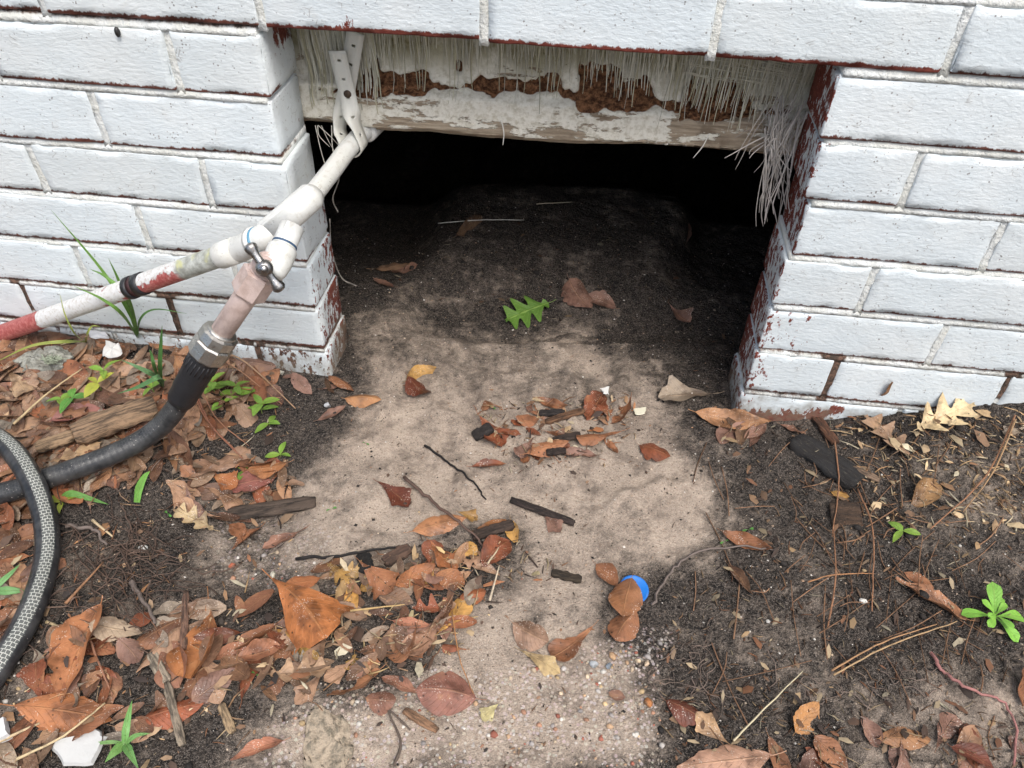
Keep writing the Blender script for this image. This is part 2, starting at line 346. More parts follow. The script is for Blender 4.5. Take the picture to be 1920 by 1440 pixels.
def mat_hose():
    m, nt, b = M('netted_hose'); uv = pos(nt, 'uv', (1, 1, 1))
    sep = nt.nodes.new('ShaderNodeSeparateXYZ'); nt.links.new(uv, sep.inputs[0]); u, v = sep.outputs[0], sep.outputs[1]
    br = nt.nodes.new('ShaderNodeTexBrick'); mp = nt.nodes.new('ShaderNodeMapping'); mp.inputs['Scale'].default_value = (1.0, .075, 1); nt.links.new(uv, mp.inputs['Vector'])
    wv = nt.nodes.new('ShaderNodeVectorMath'); nt.links.new(mp.outputs[0], wv.inputs[0])
    nz = nt.nodes.new('ShaderNodeTexNoise'); nz.inputs['Scale'].default_value = 160; nt.links.new(mp.outputs[0], nz.inputs['Vector'])
    sc_ = nt.nodes.new('ShaderNodeVectorMath'); sc_.operation = 'SCALE'; sc_.inputs['Scale'].default_value = .0022; nt.links.new(nz.outputs['Color'], sc_.inputs[0]); nt.links.new(sc_.outputs[0], wv.inputs[1])
    rot = nt.nodes.new('ShaderNodeMapping'); rot.inputs['Rotation'].default_value = (0, 0, math.pi/2); nt.links.new(wv.outputs[0], rot.inputs['Vector'])
    nt.links.new(rot.outputs[0], br.inputs['Vector'])
    br.inputs['Scale'].default_value = 1.0; br.inputs['Brick Width'].default_value = .0042; br.inputs['Row Height'].default_value = .0036; br.inputs['Mortar Size'].default_value = .00032; br.inputs['Mortar Smooth'].default_value = .35
    stripe = math_(nt, 'MULTIPLY', ramp(nt, math_(nt, 'ABSOLUTE', math_(nt, 'SUBTRACT', v, .885)), .070, .085, 1, 0), ramp(nt, u, .40, .48, .07, 1))
    p = pos(nt); n = noise(nt, p, 60, 4); ring = math_(nt, 'SINE', math_(nt, 'MULTIPLY', u, 900))
    base = mix(nt, ramp(nt, n, .35, .7), (.016, .017, .019), (.055, .055, .055)); base = mix(nt, ramp(nt, ring, .3, 1, 0, .08), base, (.10, .10, .10))
    net = mix(nt, br.outputs['Fac'], mix(nt, .5, base, (.16, .17, .155)), (.55, .56, .50)); c = mix(nt, stripe, base, net)
    sp = math_(nt, 'MULTIPLY', ramp(nt, voro(nt, p, 260).outputs['Distance'], .10, .2, 1, 0), ramp(nt, noise(nt, p, 45, 2), .52, .62)); c = mix(nt, math_(nt, 'MULTIPLY', sp, .7), c, (.5, .46, .40))
    put(nt, b, 'Base Color', c); put(nt, b, 'Roughness', ramp(nt, n, .3, .7, .27, .5)); bump(nt, b, math_(nt, 'ADD', ring, n), .00006); return m

MB_BRICK = mat_brick(); MB_MORTAR = mat_mortar(); MB_BEAM = mat_beam(); MB_GROUND = mat_ground(); MB_LEAF = mat_leaf(); MB_GREEN = mat_leaf(True); MB_LITTER = mat_leaf(False, True)
MT_FIBER = mat_obj('glass_fibre', .45, 200, .25, 0, vcol=True, darkc=(.25, .22, .13))
MT_TWIG = mat_obj('twig_bark', .75, 120, .5, .0006); MT_CRUMB = mat_obj('soil_crumb', .8, 300, .3, .0005, vcol=True, kind='pos')
MT_DEBRIS = mat_obj('plant_debris', .75, 150, .4, .0005, vcol=True, kind='pos')
MT_STONE = mat_obj('rough_stone', .9, 140, .7, .004, darkc=(.10, .095, .07), lo=.42, hi=.66); MT_WOOD = mat_bark(); MT_PVC = mat_pvc(); MT_RISER = mat_riser()
MT_CHROME = mat_metal('worn_chrome', (.46, .455, .44), (.20, .19, .18), .22); MT_NUT = mat_metal('plated_nut', (.58, .56, .52), (.44, .42, .38), .26)
MT_COPPER = mat_metal('dull_tap_body', (.62, .49, .44), (.48, .36, .31), .42, .2)
MT_BLACK = mat_obj('black_rubber', .45, 140, .0, .0005, spec=.5); MT_HOSE = mat_hose()
MT_STRAP = mat_obj('strap_plastic', .45, 130, .35, .0003, darkc=(.38, .35, .28), lo=.55, hi=.75); MT_SCREW = mat_metal('rusty_screw', (.10, .07, .05), (.05, .035, .03), .5, .7)
MT_PLASTIC = mat_obj('scrap_plastic', .4, 90, .25, .0004, darkc=(.3, .27, .22), lo=.55, hi=.8); MT_PLANK = mat_obj('dark_timber', .9, 20, .6, .001)
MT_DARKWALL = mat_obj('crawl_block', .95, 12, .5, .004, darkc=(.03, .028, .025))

# ------------------------------------------------------------------ ground sheet
def axis(lo, hi, st, far):
    a = list(np.arange(lo, hi+1e-9, st)); l = [lo]; s = st
    while l[-1] > -far: s *= 1.6; l.append(l[-1]-s)
    r = [hi]; s = st
    while r[-1] < far: s *= 1.6; r.append(r[-1]+s)
    return np.array(l[1:][::-1]+a+r[1:])
fx_ = np.arange(-.62, 1.12+1e-9, .004); fy_ = np.arange(-.62, .72+1e-9, .004); GRID = (ground_z(*np.meshgrid(fx_, fy_)).tolist(), len(fx_), len(fy_))
gx = axis(-.62, 1.12, .004, 40); gy = axis(-.62, .72, .004, 40)
X, Y = np.meshgrid(gx, gy); Zg = ground_z(X, Y)
def gpoly(pp): return [tuple(G(*q)[:2]) for q in pp]
SAND = [[(655, 590), (700, 575), (805, 560), (800, 612), (900, 640), (1000, 645), (1110, 612), (1105, 660), (1180, 650), (1250, 668), (1245, 720), (1300, 770), (1250, 830), (1330, 900), (1345, 1000), (1240, 1060),
         (1120, 1075), (1130, 1200), (1215, 1260), (1235, 1460), (400, 1460), (470, 1350), (640, 1310), (860, 1270), (850, 1140), (1000, 1075), (960, 985), (700, 1040), (560, 1040), (500, 960), (600, 880), (660, 800), (690, 730)],
        [(1700, 1300), (1930, 1230), (1930, 1460), (1600, 1460)], [(1420, 1290), (1560, 1270), (1590, 1345), (1480, 1350)], [(1770, 860), (1930, 820), (1930, 1010), (1800, 980)], [(380, 960), (560, 900), (640, 1000), (620, 1080), (520, 1100), (400, 1060)], [(-60, 1240), (120, 1230), (120, 1340), (-60, 1350)], [(1240, 1130), (1500, 1080), (1560, 1200), (1300, 1230)]]
SV = [1.0, .75, .6, .55, .55, .45, .22]
sand = np.zeros_like(X)
wx = X+.05*(fbm(X*13, Y*13, seed=25)-.5)+.026*(fbm(X*30, Y*30, seed=21)-.5)+.010*(fbm(X*90, Y*90, seed=22)-.5); wy = Y+.05*(fbm(X*13, Y*13, seed=26)-.5)+.026*(fbm(X*30, Y*30, seed=23)-.5)+.010*(fbm(X*90, Y*90, seed=24)-.5)
for pl, v in zip(SAND, SV): sand = np.maximum(sand, v*inpoly(wx, wy, gpoly(pl)))
for _ in range(2):
    k = np.array([1, 1, 2, 2, 2, 3, 3, 3, 3, 3, 2, 2, 2, 1, 1.])/31; sand = np.apply_along_axis(lambda a: np.convolve(a, k, 'same'), 0, sand); sand = np.apply_along_axis(lambda a: np.convolve(a, k, 'same'), 1, sand)
sand = sand*(1-.75*inpoly(wx, wy, gpoly([(1190, 600), (1270, 640), (1260, 680), (1180, 650), (1130, 690), (1110, 640)])))
sand = sand*(1-.45*sst(.10, -.08, X)*sst(-.42, -.30, Y)); sand = sand*(1-.42*sst(-.10, .06, Y)*sst(.35, .65, fbm(X*9+5, Y*9, seed=35)+.15))
sand = sand*np.clip(.42+1.1*fbm(X*12, Y*12, seed=31), .25, 1.0)
MOUND = sst(.19, .26, Y)*sst(.75, .5, Y)*sst(.04, .12, X)*sst(.53, .48, X); sand = np.maximum(sand, (.10*MOUND))
sand += .26*sst(.48, .66, fbm(X*18, Y*18, seed=32)) * (sand < .3)
gravel = np.maximum(1.0*inpoly(wx, wy, gpoly([(560, 1300), (1000, 1230), (1240, 1170), (1240, 1460), (500, 1460)])), .5*inpoly(wx, wy, gpoly([(400, 960), (620, 980), (620, 1100), (430, 1090)])))
nx, ny = len(gx), len(gy)
I = np.arange(nx*ny).reshape(ny, nx)
F = np.stack([I[:-1, :-1], I[:-1, 1:], I[1:, 1:], I[1:, :-1]], -1).reshape(-1, 4).tolist()
ground = obj('ground', mesh('ground', np.stack([X, Y, Zg], -1).reshape(-1, 3), F, MB_GROUND, attrs={'sand': sand.ravel(), 'gravel': gravel.ravel()})); ground['kind'] = 'structure'
def sand_at(x, y):
    i = np.clip(np.searchsorted(gx, x), 0, nx-1); j = np.clip(np.searchsorted(gy, y), 0, ny-1); return sand[j, i]

# ------------------------------------------------------------------ brick wall
H = .0677; J = .0070; DEP = .085
wall = empty('brick_wall', 'white painted brick foundation wall with a crawl space opening', 'wall', (0, 0, 0))
SPOTS = []                                               # places where the white paint has come away: x, z, radius, amount
def spot(px, py, r, a): q = W(px, py, 0); SPOTS.append((q[0], q[2], r, a))
for q in [(650, 52, .016, .75), (640, 62, .014, .7), (672, 66, .016, .6), (1560, 262, .014, .7), (1600, 262, .010, .55), (1660, 266, .008, .45), (1530, 262, .014, .7),
          (1490, 648, .030, .42), (1440, 640, .03, .5), (1540, 560, .018, .42), (1500, 655, .016, .5), (1430, 690, .02, .4), (1560, 700, .014, .5), (1515, 600, .02, .36), (1470, 600, .022, .45),
          (1480, 786, .030, 1.0), (1400, 788, .034, 1.1), (1440, 788, .03, 1.0), (1530, 780, .026, .9), (1560, 772, .024, .8), (1445, 92, .006, .55), (610, 480, .02, .3), (1000, 100, .01, .4), (1460, 118, .012, .55)]: spot(*q)
def coords(n0, n1, r, st):
    L = n1-n0; m = max(1, int(round((L-2*r)/st))); return np.array([n0, n0+r*.35, *np.linspace(n0+r, n1-r, m+1), n1-r*.35, n1])
def brick_mesh(x0, x1, z0, z1, end, side, seed, fine):
    """one brick; end = -1 / +1 when its left / right end shows in the opening"""
    r = .0020; st = .0085 if fine else .03
    xs = coords(x0, x1, r, st); zs = coords(z0, z1, r, st*.9); ys = coords(0, DEP, r, .02 if fine else .04)
    idx = {}; V = []; F = []
    def vid(i, j, k):
        key = (i, j, k)
        if key not in idx: idx[key] = len(V); V.append((xs[i], ys[j], zs[k]))
        return idx[key]
    nx_, ny_, nz_ = len(xs), len(ys), len(zs)
    for i in range(nx_-1):
        for k in range(nz_-1):
            F.append((vid(i, 0, k), vid(i+1, 0, k), vid(i+1, 0, k+1), vid(i, 0, k+1))); F.append((vid(i, ny_-1, k+1), vid(i+1, ny_-1, k+1), vid(i+1, ny_-1, k), vid(i, ny_-1, k)))
    for j in range(ny_-1):
        for k in range(nz_-1):
            F.append((vid(0, j+1, k), vid(0, j, k), vid(0, j, k+1), vid(0, j+1, k+1))); F.append((vid(nx_-1, j, k), vid(nx_-1, j+1, k), vid(nx_-1, j+1, k+1), vid(nx_-1, j, k+1)))
        for i in range(nx_-1):
            F.append((vid(i, j+1, 0), vid(i+1, j+1, 0), vid(i+1, j, 0), vid(i, j, 0))); F.append((vid(i, j, nz_-1), vid(i+1, j, nz_-1), vid(i+1, j+1, nz_-1), vid(i, j+1, nz_-1)))
    P = np.array(V); c = np.array([(x0+x1)/2, DEP/2, (z0+z1)/2]); hs_ = np.array([(x1-x0)/2, DEP/2, (z1-z0)/2])
    q = np.clip(P, c-hs_+r, c+hs_-r); d = P-q; l = np.linalg.norm(d, axis=1, keepdims=True); n = d/np.maximum(l, 1e-9)
    P2 = np.where(l > 1e-9, q+n*r, P)
    a = (fbm(P[:, 0]*18, P[:, 1]*18, P[:, 2]*18, seed, 3)-.5)*.0016 + (fbm(P[:, 0]*85, P[:, 1]*85, P[:, 2]*85, seed+9, 3)-.5)*.0014
    edge = (np.count_nonzero(np.abs(d) > r*.3, axis=1) >= 2); a = a - edge*(np.clip(fbm(P[:, 0]*60, P[:, 1]*60, P[:, 2]*60, seed+5, 2)-.5, 0, 1)*.010)
    P2 = P2+n*a[:, None]
    # slight wedge and tilt so no brick is quite like the next
    P2[:, 1] += (P[:, 0]-c[0])*rnd.uniform(-.008, .008)+(P[:, 2]-c[2])*rnd.uniform(-.03, .03)+rnd.uniform(-.0012, .0012)
    P2[:, 2] += (P[:, 0]-c[0])*rnd.uniform(-.006, .006)
    zl = P[:, 2]-z0; edge_ = np.where(zl < .0008, 1.0, np.where(zl < .0020, .95, np.where(zl < .0040, .62, .0)))*(P[:, 1] < .03)*{'L': 1.0, 'H': 1.15, 'R': .88}[side]
    edge_ = edge_*(.80+.4*fbm(P[:, 0]*14, P[:, 2]*3, 0, seed+3, 2)); wear = np.zeros(len(P))
    frontness = P[:, 1] < .006
    for (sx, sz, sr, sa) in SPOTS: wear = np.maximum(wear, frontness*sa*np.clip(1.15-np.hypot(P[:, 0]-sx, (P[:, 2]-sz)*1.2)/sr, 0, 1))
    zc = (z0+z1)/2-Z0
    if end < 0:                                            # end faces the opening on the right pier: red with streaks of white
        inset = P[:, 0]-x0; wear = np.where((inset < .0015) & (P[:, 1] > .003), .47+.06*math.sin(zc*60)+.14*(zc > -.06)+.20*sst(.03, .08, P[:, 1]), wear)
        wear = np.where((inset < .0015) & (P[:, 1] <= .003), .48, wear)
        wear = np.maximum(wear, frontness*np.clip((.46 if zc < -.27 else .40)-inset*(7 if zc < -.27 else 30), 0, 1))
    if end > 0:
        inset = x1-P[:, 0]; lowf = .34 if zc < -.27 else (.20 if zc < -.2 else .05); 
        w2 = lowf+.25*sst(.04, .085, P[:, 1])*(zc < -.05)
        if zc > -.06: w2 = np.where(P[:, 1] > .035, .62*sst(-.055, -.012, P[:, 2]-Z0)+.12, .05)
        if zc < -.36: w2 = .46+.2*sst(.02, .08, P[:, 1])
        wear = np.where(inset < .0015, w2, wear)
    if zc < -.41 and side == 'L' and end > 0: wear = np.maximum(wear, .44*frontness)
    if side == 'L' and zc < -.41: wear = np.maximum(wear, .36*frontness)
    grime_shade = .25*sst(-.25, -.44, P[:, 2]-Z0)+.45*sst(-.385, -.46, P[:, 2]-Z0)+.18*(P[:, 1] > .02)
    tone = np.full(len(P), {'L': .85, 'H': .12, 'R': .10}[side]); 
    if side == 'L' and end > 0: tone = np.where(x1-P[:, 0] < .0015, .25, tone)
    return mesh('brick', P2, F, MB_BRICK, attrs={'wear': wear, 'grime_shade': grime_shade, 'tone': tone, 'edge': edge_, 'etone': np.full(len(P), {'L': .55, 'H': .1, 'R': .6}[side])}), c
XL = [W(p[0], p[1], 0)[0] for p in [(509, 187), (527, 297), (552, 398), (577, 495), (594, 578), (609, 657), (621, 705), (630, 760)]]
XR = [W(p[0], p[1], 0)[0] for p in [(1536, 262), (1505, 379), (1484, 485), (1447, 569), (1421, 655), (1396, 732), (1377, 780), (1365, 850)]]
LB = .2047
courses = []                                              # z0, z1, [(x0, x1, end)], side
def run(xa, xb, step, j=J):                               # bricks from xa outward to xb
    out = []; x = xa; s = 1 if xb > xa else -1
    while (xb-x)*s > 0: out.append((x, x+s*(step-j))); x += s*step
    return out
for k in range(1, 9):
    zt_, zb_ = Z0-(k-1)*H-J, Z0-k*H
    half = LB/2
    # left pier
    x = XL[k-1]; bs = []
    if k % 2: bs.append((x-(half-J), x, 1)); x -= half
    else: bs.append((x-(LB-J), x, 1)); x -= LB
    while x > -1.15: bs.append((x-(LB-J), x, 0)); x -= LB+rnd.uniform(-.003, .003)
    courses.append((zb_, zt_, bs, 'L'))
    x = XR[k-1]; bs = []
    if k % 2 == 0: bs.append((x, x+half-J, -1)); x += half
    else: bs.append((x, x+LB-J, -1)); x += LB
    while x < 1.7: bs.append((x, x+LB-J, 0)); x += LB+rnd.uniform(-.003, .003)
    courses.append((zb_, zt_, bs, 'R'))
hj = [-1.126, -.901, -.676, -.451, -.226, -.001, .219, .435, .648, .861, 1.075, 1.288, 1.5, 1.72]
for k in range(0, 4):
    off = 0 if k % 2 == 0 else .107
    courses.append((Z0+k*H+.002*(k == 0), Z0+(k+1)*H-J, [(a+off+J/2, b+off-J/2, 0) for a, b in zip(hj[:-1], hj[1:])], 'H' if k == 0 else 'R'))
bi = 0
for (za, zb, bs, side) in courses:
    for (a, b_, e) in bs:
        fine = (b_ > -.56 and a < 1.0 and za < Z0+.07)
        me, c = brick_mesh(min(a, b_), max(a, b_), za+rnd.uniform(-.0008, .0008), zb+rnd.uniform(-.0008, .0008), e, side if not (side == 'H' and (b_ < -.0 or a > .6)) else ('L' if b_ < 0 else 'R'), bi*13+1, fine); bi += 1
        obj('brick', me, wall)
# mortar: struck bed joints and head joints
V = []; F = []; GR = []
def strip(P0, P1, prof, n, gfun, amp=.0012):
    """sweep an open profile [(dy, dz)] from P0 to P1"""
    global V, F, GR
    b = len(V); m = len(prof); P0 = np.array(P0); P1 = np.array(P1)
    for i in range(n+1):
        p = P0+(P1-P0)*i/n
        for (q, w_, g) in prof:
            v = p+np.array([q[0], q[1], q[2]]); nz_ = MN(v[0]*90, v[1]*90, v[2]*90)-.5
            V.append(v+np.array([0, nz_*amp*2*w_, 0])); GR.append(gfun(p, g))
    for i in range(n):
        for k in range(m-1): F.append((b+i*m+k, b+(i+1)*m+k, b+(i+1)*m+k+1, b+i*m+k+1))
    F.append(tuple(b+k for k in range(m))); F.append(tuple(b+n*m+k for k in range(m))[::-1])
bedp = lambda h: [((0, DEP, 0), 0, .2), ((0, .0005, 0), .35, 0), ((0, .0012, h*.45), .4, 0.0), ((0, .0026, h*.75), .6, .45), ((0, .0052, h+.001), 1, .95), ((0, DEP, h+.001), 0, .2)]  # top of each bed joint: brown grime plus shade painted into the colour
DJ = [W(*q, 0) for q in [(1556, 690), (1550, 725), (1892, 728), (325, 600), (318, 575), (40, 560), (495, 672), (470, 668)]]  # shade of open black gaps, painted as dark spots on the mortar
def gl(p, g): return g*(.55+.3*(p[0] < .2))+.45*float(sst(-.20, -.42, p[2]-Z0))+(.9 if min(abs(p[0]-q[0])+abs(p[2]-q[2])*.8 for q in DJ) < .022 else 0)
for (za, zb, bs, side) in courses:                        # bed joint above each course
    xa = min(min(q[:2]) for q in bs); xb = max(max(q[:2]) for q in bs)
    if side == 'L': xb -= .004
    if side == 'R' and za < Z0: xa += .004
    if side == 'H' or za >= Z0: pass
    strip((xa, 0, zb-.001), (xb, 0, zb-.001), bedp(J+.002), max(6, int((xb-xa)/.008)), gl)
    s = sorted([(min(q[:2]), max(q[:2])) for q in bs])
    for (a0, a1), (b0, b1) in zip(s[:-1], s[1:]):
        hp = [((-.001, DEP, 0), 0, .1), ((-.001, .0014, 0), .6, .16), (((b0-a1)*.45, .0030, 0), .7, .0), (((b0-a1)+.001, .0010, 0), .6, .0), (((b0-a1)+.001, DEP, 0), 0, .1)]
        strip((a1, 0, za-.004), (a1, 0, zb+.003), hp, 8, gl, .0016)
obj('mortar', mesh('mortar', V, F, MB_MORTAR, attrs={'grime_shade': GR}), wall)
def box(x0, x1, y0, y1, z0, z1):
    v = [(x, y, z) for x in (x0, x1) for y in (y0, y1) for z in (z0, z1)]
    return v, [(0, 1, 3, 2), (4, 6, 7, 5), (0, 4, 5, 1), (2, 3, 7, 6), (0, 2, 6, 4), (1, 5, 7, 3)]
mb = MB()
for bx in [(-3.5, 4.2, .012, .20, Z0+4*H+.001, 3.0), (-3.5, -1.16, .012, .20, -.3, Z0+4*H), (1.76, 4.2, .012, .20, -.3, Z0+4*H)]: mb.add(*box(*bx))
o = mb.build('upper_wall', mat_obj('plain_white_paint', .6, 40, .2, .002, darkc=(.5, .48, .42)), wall, False); o.color = (.78, .80, .81, 1)
# the dark crawl space behind
def struct(name, boxes, mat, col):
    mb = MB(); [mb.add(*box(*q)) for q in boxes]; o = mb.build(name, mat, None, False); o['kind'] = 'structure'; o.color = (*col, 1); return o
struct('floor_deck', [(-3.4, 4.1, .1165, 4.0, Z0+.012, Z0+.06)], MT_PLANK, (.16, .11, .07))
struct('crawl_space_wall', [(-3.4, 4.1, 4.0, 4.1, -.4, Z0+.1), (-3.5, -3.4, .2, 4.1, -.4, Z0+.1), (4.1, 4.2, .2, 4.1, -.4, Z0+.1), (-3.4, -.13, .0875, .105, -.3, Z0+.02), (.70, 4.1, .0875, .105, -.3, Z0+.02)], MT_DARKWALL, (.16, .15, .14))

# ------------------------------------------------------------------ peeling timber over the opening
def build_beam():
    xs = np.arange(-.10, .665, .0024); zs = np.concatenate([[-.1385, -.1372], np.arange(-.1355, .012, .0020)]); Xb, Zb = np.meshgrid(xs, zs)
    low = -.1325+.0035*(fbm(Xb*14, 0*Xb, seed=41)-.5)*2+.004*sst(.30, .42, Xb); Zb2 = np.where(Zb < -.128, np.minimum(Zb+.1325+low+.0, Zb+.02), Zb)
    y = .1010+0*Xb
    step = -.088+.012*(fbm(Xb*11, 0*Xb, seed=42)-.5)
    y = y-.011*sst(.004, -.004, Zb-step)                   # lower lip stands forward
    y = y+.012*sst(-.127, -.1375, Zb)**2                   # rounded worn bottom edge
    rot = np.zeros_like(Xb)
    TEAR = [(560, 168, 168), (664, 166, 172), (670, 100, 176), (704, 104, 176), (712, 136, 174), (800, 140, 172), (812, 160, 168), (884, 160, 170), (892, 146, 176), (1000, 156, 178), (1030, 134, 178), (1046, 142, 176), (1054, 172, 182), (1084, 176, 186), (1088, 116, 204), (1160, 126, 206), (1168, 150, 206), (1214, 146, 208), (1226, 188, 200), (1276, 190, 206), (1286, 150, 222), (1330, 128, 224), (1372, 136, 222), (1398, 180, 222), (1410, 208, 216), (1560, 214, 214)]
    tx = [W(q[0], q[1], .1)[0] for q in TEAR]; tt_ = [W(q[0], q[1], .1)[2]-Z0 for q in TEAR]; tb_ = [W(q[0], q[2], .1)[2]-Z0 for q in TEAR]
    jx = Xb+.008*(fbm(Zb*90, Xb*20, seed=43, oct=3)-.5)
    zt_ = np.interp(jx, tx, tt_)+.012*(fbm(Xb*120, 0*Xb, seed=44, oct=4)-.5)+.006*(fbm(Xb*320, Zb*200, seed=45, oct=2)-.5); zb_ = np.interp(jx, tx, tb_)+.009*(fbm(Xb*70, 0*Xb, seed=46, oct=4)-.5)+.004*(fbm(Xb*260, Zb*260, seed=47, oct=2)-.5)
    rot = ((Zb < zt_) & (Zb > zb_)).astype(float)
    hole = W(860, 126, .1); rot = np.maximum(rot, (np.hypot((Xb-hole[0])*1.6, Zb-(hole[2]-Z0))+.004*(fbm(Xb*200, Zb*200, seed=52)-.5) < .007).astype(float))
    k = np.array([1, 2, 1.])/4; rs = np.apply_along_axis(lambda q: np.convolve(q, k, 'same'), 0, rot); rs = np.apply_along_axis(lambda q: np.convolve(q, k, 'same'), 1, rs)
    kw = np.ones(7)/7; rb = np.apply_along_axis(lambda q: np.convolve(q, kw, 'same'), 0, rot); rb = np.apply_along_axis(lambda q: np.convolve(q, kw, 'same'), 1, rb)
    y = y-.0034*np.clip(rb*2.2, 0, 1)*(1-rs)*(.3+fbm(Xb*70, Zb*70, seed=55))                        # paint lifting round the rotten patches
    y = y+rs*(.007+.010*(fbm(Xb*120, Zb*120, seed=45)-.4))
    y = y+.0016*(fbm(Xb*30, Zb*90, seed=46)-.5)+.0012*(fbm(Xb*120, Zb*160, seed=47)-.5)
    wood = .15+.30*sst(-.116, -.130, Zb)+.30*sst(-.086, -.10, Zb)*sst(.45, .65, fbm(Xb*10, Zb*30, seed=48)); wood = np.where(Zb < -.1318, 1.1, wood)
    band = sst(-.045, -.058, Zb)*sst(-.098, -.082, Zb); wood = wood+.26*band*sst(.35, .6, fbm(Xb*20, Zb*40, seed=61))
    wood = wood+.22*sst(.62, .40, np.abs(Xb-.47)/.1)*sst(-.07, -.085, Zb)
    alg = sst(-.075, -.03, Zb+.03*(fbm(Xb*16, Zb*16, seed=49)-.5))
    V = np.stack([Xb, y, Zb2+Z0], -1).reshape(-1, 3).tolist(); nx_, nz_ = len(xs), len(zs); I = np.arange(nx_*nz_).reshape(nz_, nx_)
    F = np.stack([I[:-1, :-1], I[:-1, 1:], I[1:, 1:], I[1:, :-1]], -1).reshape(-1, 4).tolist(); n0 = len(V)
    # back of the board, so it has its real thickness
    for i in range(nx_): V.append((xs[i], .140, V[i][2]+.002))
    for i in range(nx_): V.append((xs[i], .140, Z0+.012))
    for i in range(nx_-1):
        F.append((n0+i, n0+i+1, i+1, i)); F.append((n0+nx_+i, n0+nx_+i+1, n0+i+1, n0+i)); t = (nz_-1)*nx_; F.append((t+i, t+i+1, n0+nx_+i+1, n0+nx_+i))
    ex = np.zeros(2*nx_); e1 = np.ones(2*nx_)
    o = obj('rim_beam', mesh('rim_beam', V, F, MB_BEAM, attrs={'rot': np.r_[rs.ravel(), ex], 'wood': np.r_[wood.ravel(), e1*1.3], 'algae': np.r_[alg.ravel(), ex]}))
    return tag(o, 'weathered timber beam with peeling white paint across the top of the opening', 'beam')
build_beam()
# frayed glass-fibre sheet hanging in front of the beam
def ribbon(mb, P, w, col, face=(0, -1, 0)):
    P, T, N = frames(P); b = len(mb.V); f = np.array(face, float)
    for i in range(len(P)):
        s = np.cross(T[i], f); s /= (np.linalg.norm(s)+1e-9); ww = w*(1-.5*(i/(len(P)-1))**4); mb.V += [P[i]-s*ww/2, P[i]+f*w*.22, P[i]+s*ww/2]; mb.C += [col]*3; mb.UV += [(0, 0)]*3
    for i in range(len(P)-1):
        a = b+3*i; mb.F += [(a, a+1, a+4, a+3), (a+1, a+2, a+5, a+4)]
fib = empty('fibreglass_sheet', 'tattered pale glass fibre sheet fraying into strands over the timber', 'fibreglass', (.28, .09, Z0))
def fiber_field(n, x0, x1, l0, l1, y0, wr, spread, cl=None):
    mb = MB()
    for i in range(n):
        x = rnd.uniform(x0, x1)
        if cl: x = rnd.choice(cl)+rnd.gauss(0, .007)
        L = rnd.uniform(l0, l1); L = L*rnd.random()**.35; z = .010; y = y0+rnd.uniform(-.002, .002); dx = rnd.gauss(spread, .012); P = []; w = rnd.uniform(*wr); cv = rnd.gauss(0, .0025)
        for k in range(9):
            t = k/8; yy = y-.001*t-.010*sst(.080, .095, L*t)-cv*.5*t*t
            P.append((x+dx*L*t*2.2+cv*t*t+.0006*math.sin(9*t+i), float(yy), Z0+z-(L+.012)*t))
        g = rnd.uniform(.55, 1.0); top = rnd.random() < .35
        c = (.55*g, .51*g, .35*g) if top else (.76*g, .73*g, .60*g)
        ribbon(mb, P, w, c)
    return mb
f0 = fib.location
def fb(mb, name):
    V = [v-np.array(f0) for v in mb.V]; o = obj(name, mesh(name, V, mb.F, MT_FIBER, True, cols=mb.C), fib); o['kind'] = 'stuff'; return o
cl = [W(q, 150, .095)[0] for q in (700, 712, 735, 752, 790, 860, 868, 880, 935, 950, 985, 990, 1010, 1025, 1045, 1110, 1130, 1150, 1165, 1185, 1190, 1230, 1250, 1275, 1300, 1318, 1340, 1360)]
a = fiber_field(300, -.005, .08, .06, .115, .0975, (.0010, .0024), .02)
b_ = fiber_field(330, .07, .50, .030, .100, .0965, (.0006, .0015), .0, cl); c_ = fiber_field(720, .06, .5, .018, .070, .0980, (.0005, .0014), .005)
d_ = fiber_field(330, .42, .565, .045, .11, .0970, (.0007, .0018), -.05)
for m_ in (a, b_, c_, d_): fb(m_, 'strand_field')
mb = MB()
for i in range(62):                                      # the loose bundle that spills down the right edge
    x0, z0 = rnd.uniform(.515, .558), rnd.uniform(-.105, -.055); p0 = np.array([x0, .088-rnd.uniform(0, .018), Z0+z0])
    k = rnd.random(); e = W(rnd.gauss(1450, 16), rnd.uniform(300, 430) if k < .60 else rnd.uniform(260, 330), .06)
    if k > .86: e = W(rnd.uniform(1350, 1420), rnd.uniform(250, 335), .07)
    mid = (p0+e)/2+np.array([rnd.uniform(-.005, .003)-.003, rnd.uniform(-.012, .0), rnd.uniform(0, .008)])
    P = spline([p0, mid, (mid+2*e)/3+np.array([rnd.gauss(0, .002), 0, 0]), e], 4); g = rnd.uniform(.5, 1); ribbon(mb, P, rnd.uniform(.0006, .0015), (.62*g, .57*g, .52*g))
for i in range(40):                                       # cross threads of the old weave
    x = rnd.uniform(.44, .56); z = rnd.uniform(-.05, -.01); ribbon(mb, [(x-rnd.uniform(.01, .04), .0900, Z0+z), (x, .0895, Z0+z-.002), (x+rnd.uniform(.01, .04), .090, Z0+z-.005)], .0007, (.6, .57, .45))
for i in range(7):
    p0 = W(rnd.uniform(590, 640), 235, .085); e = p0+np.array([rnd.gauss(.008, .006), rnd.uniform(-.01, .02), -rnd.uniform(.02, .06)]); ribbon(mb, spline([p0, (p0+e)/2+np.array([rnd.gauss(0, .004), 0, 0]), e], 5), .0011, (.66, .64, .56))
for (q0, q1) in [((940, 225), (943, 272)), ((1330, 250), (1300, 296))]:
    e0 = W(*q0, .083); e1 = W(*q1, .082); ribbon(mb, spline([e0, (e0+e1)/2+np.array([.002, 0, 0]), e1], 4), .0012, (.75, .73, .66))
fb(mb, 'loose_strands')

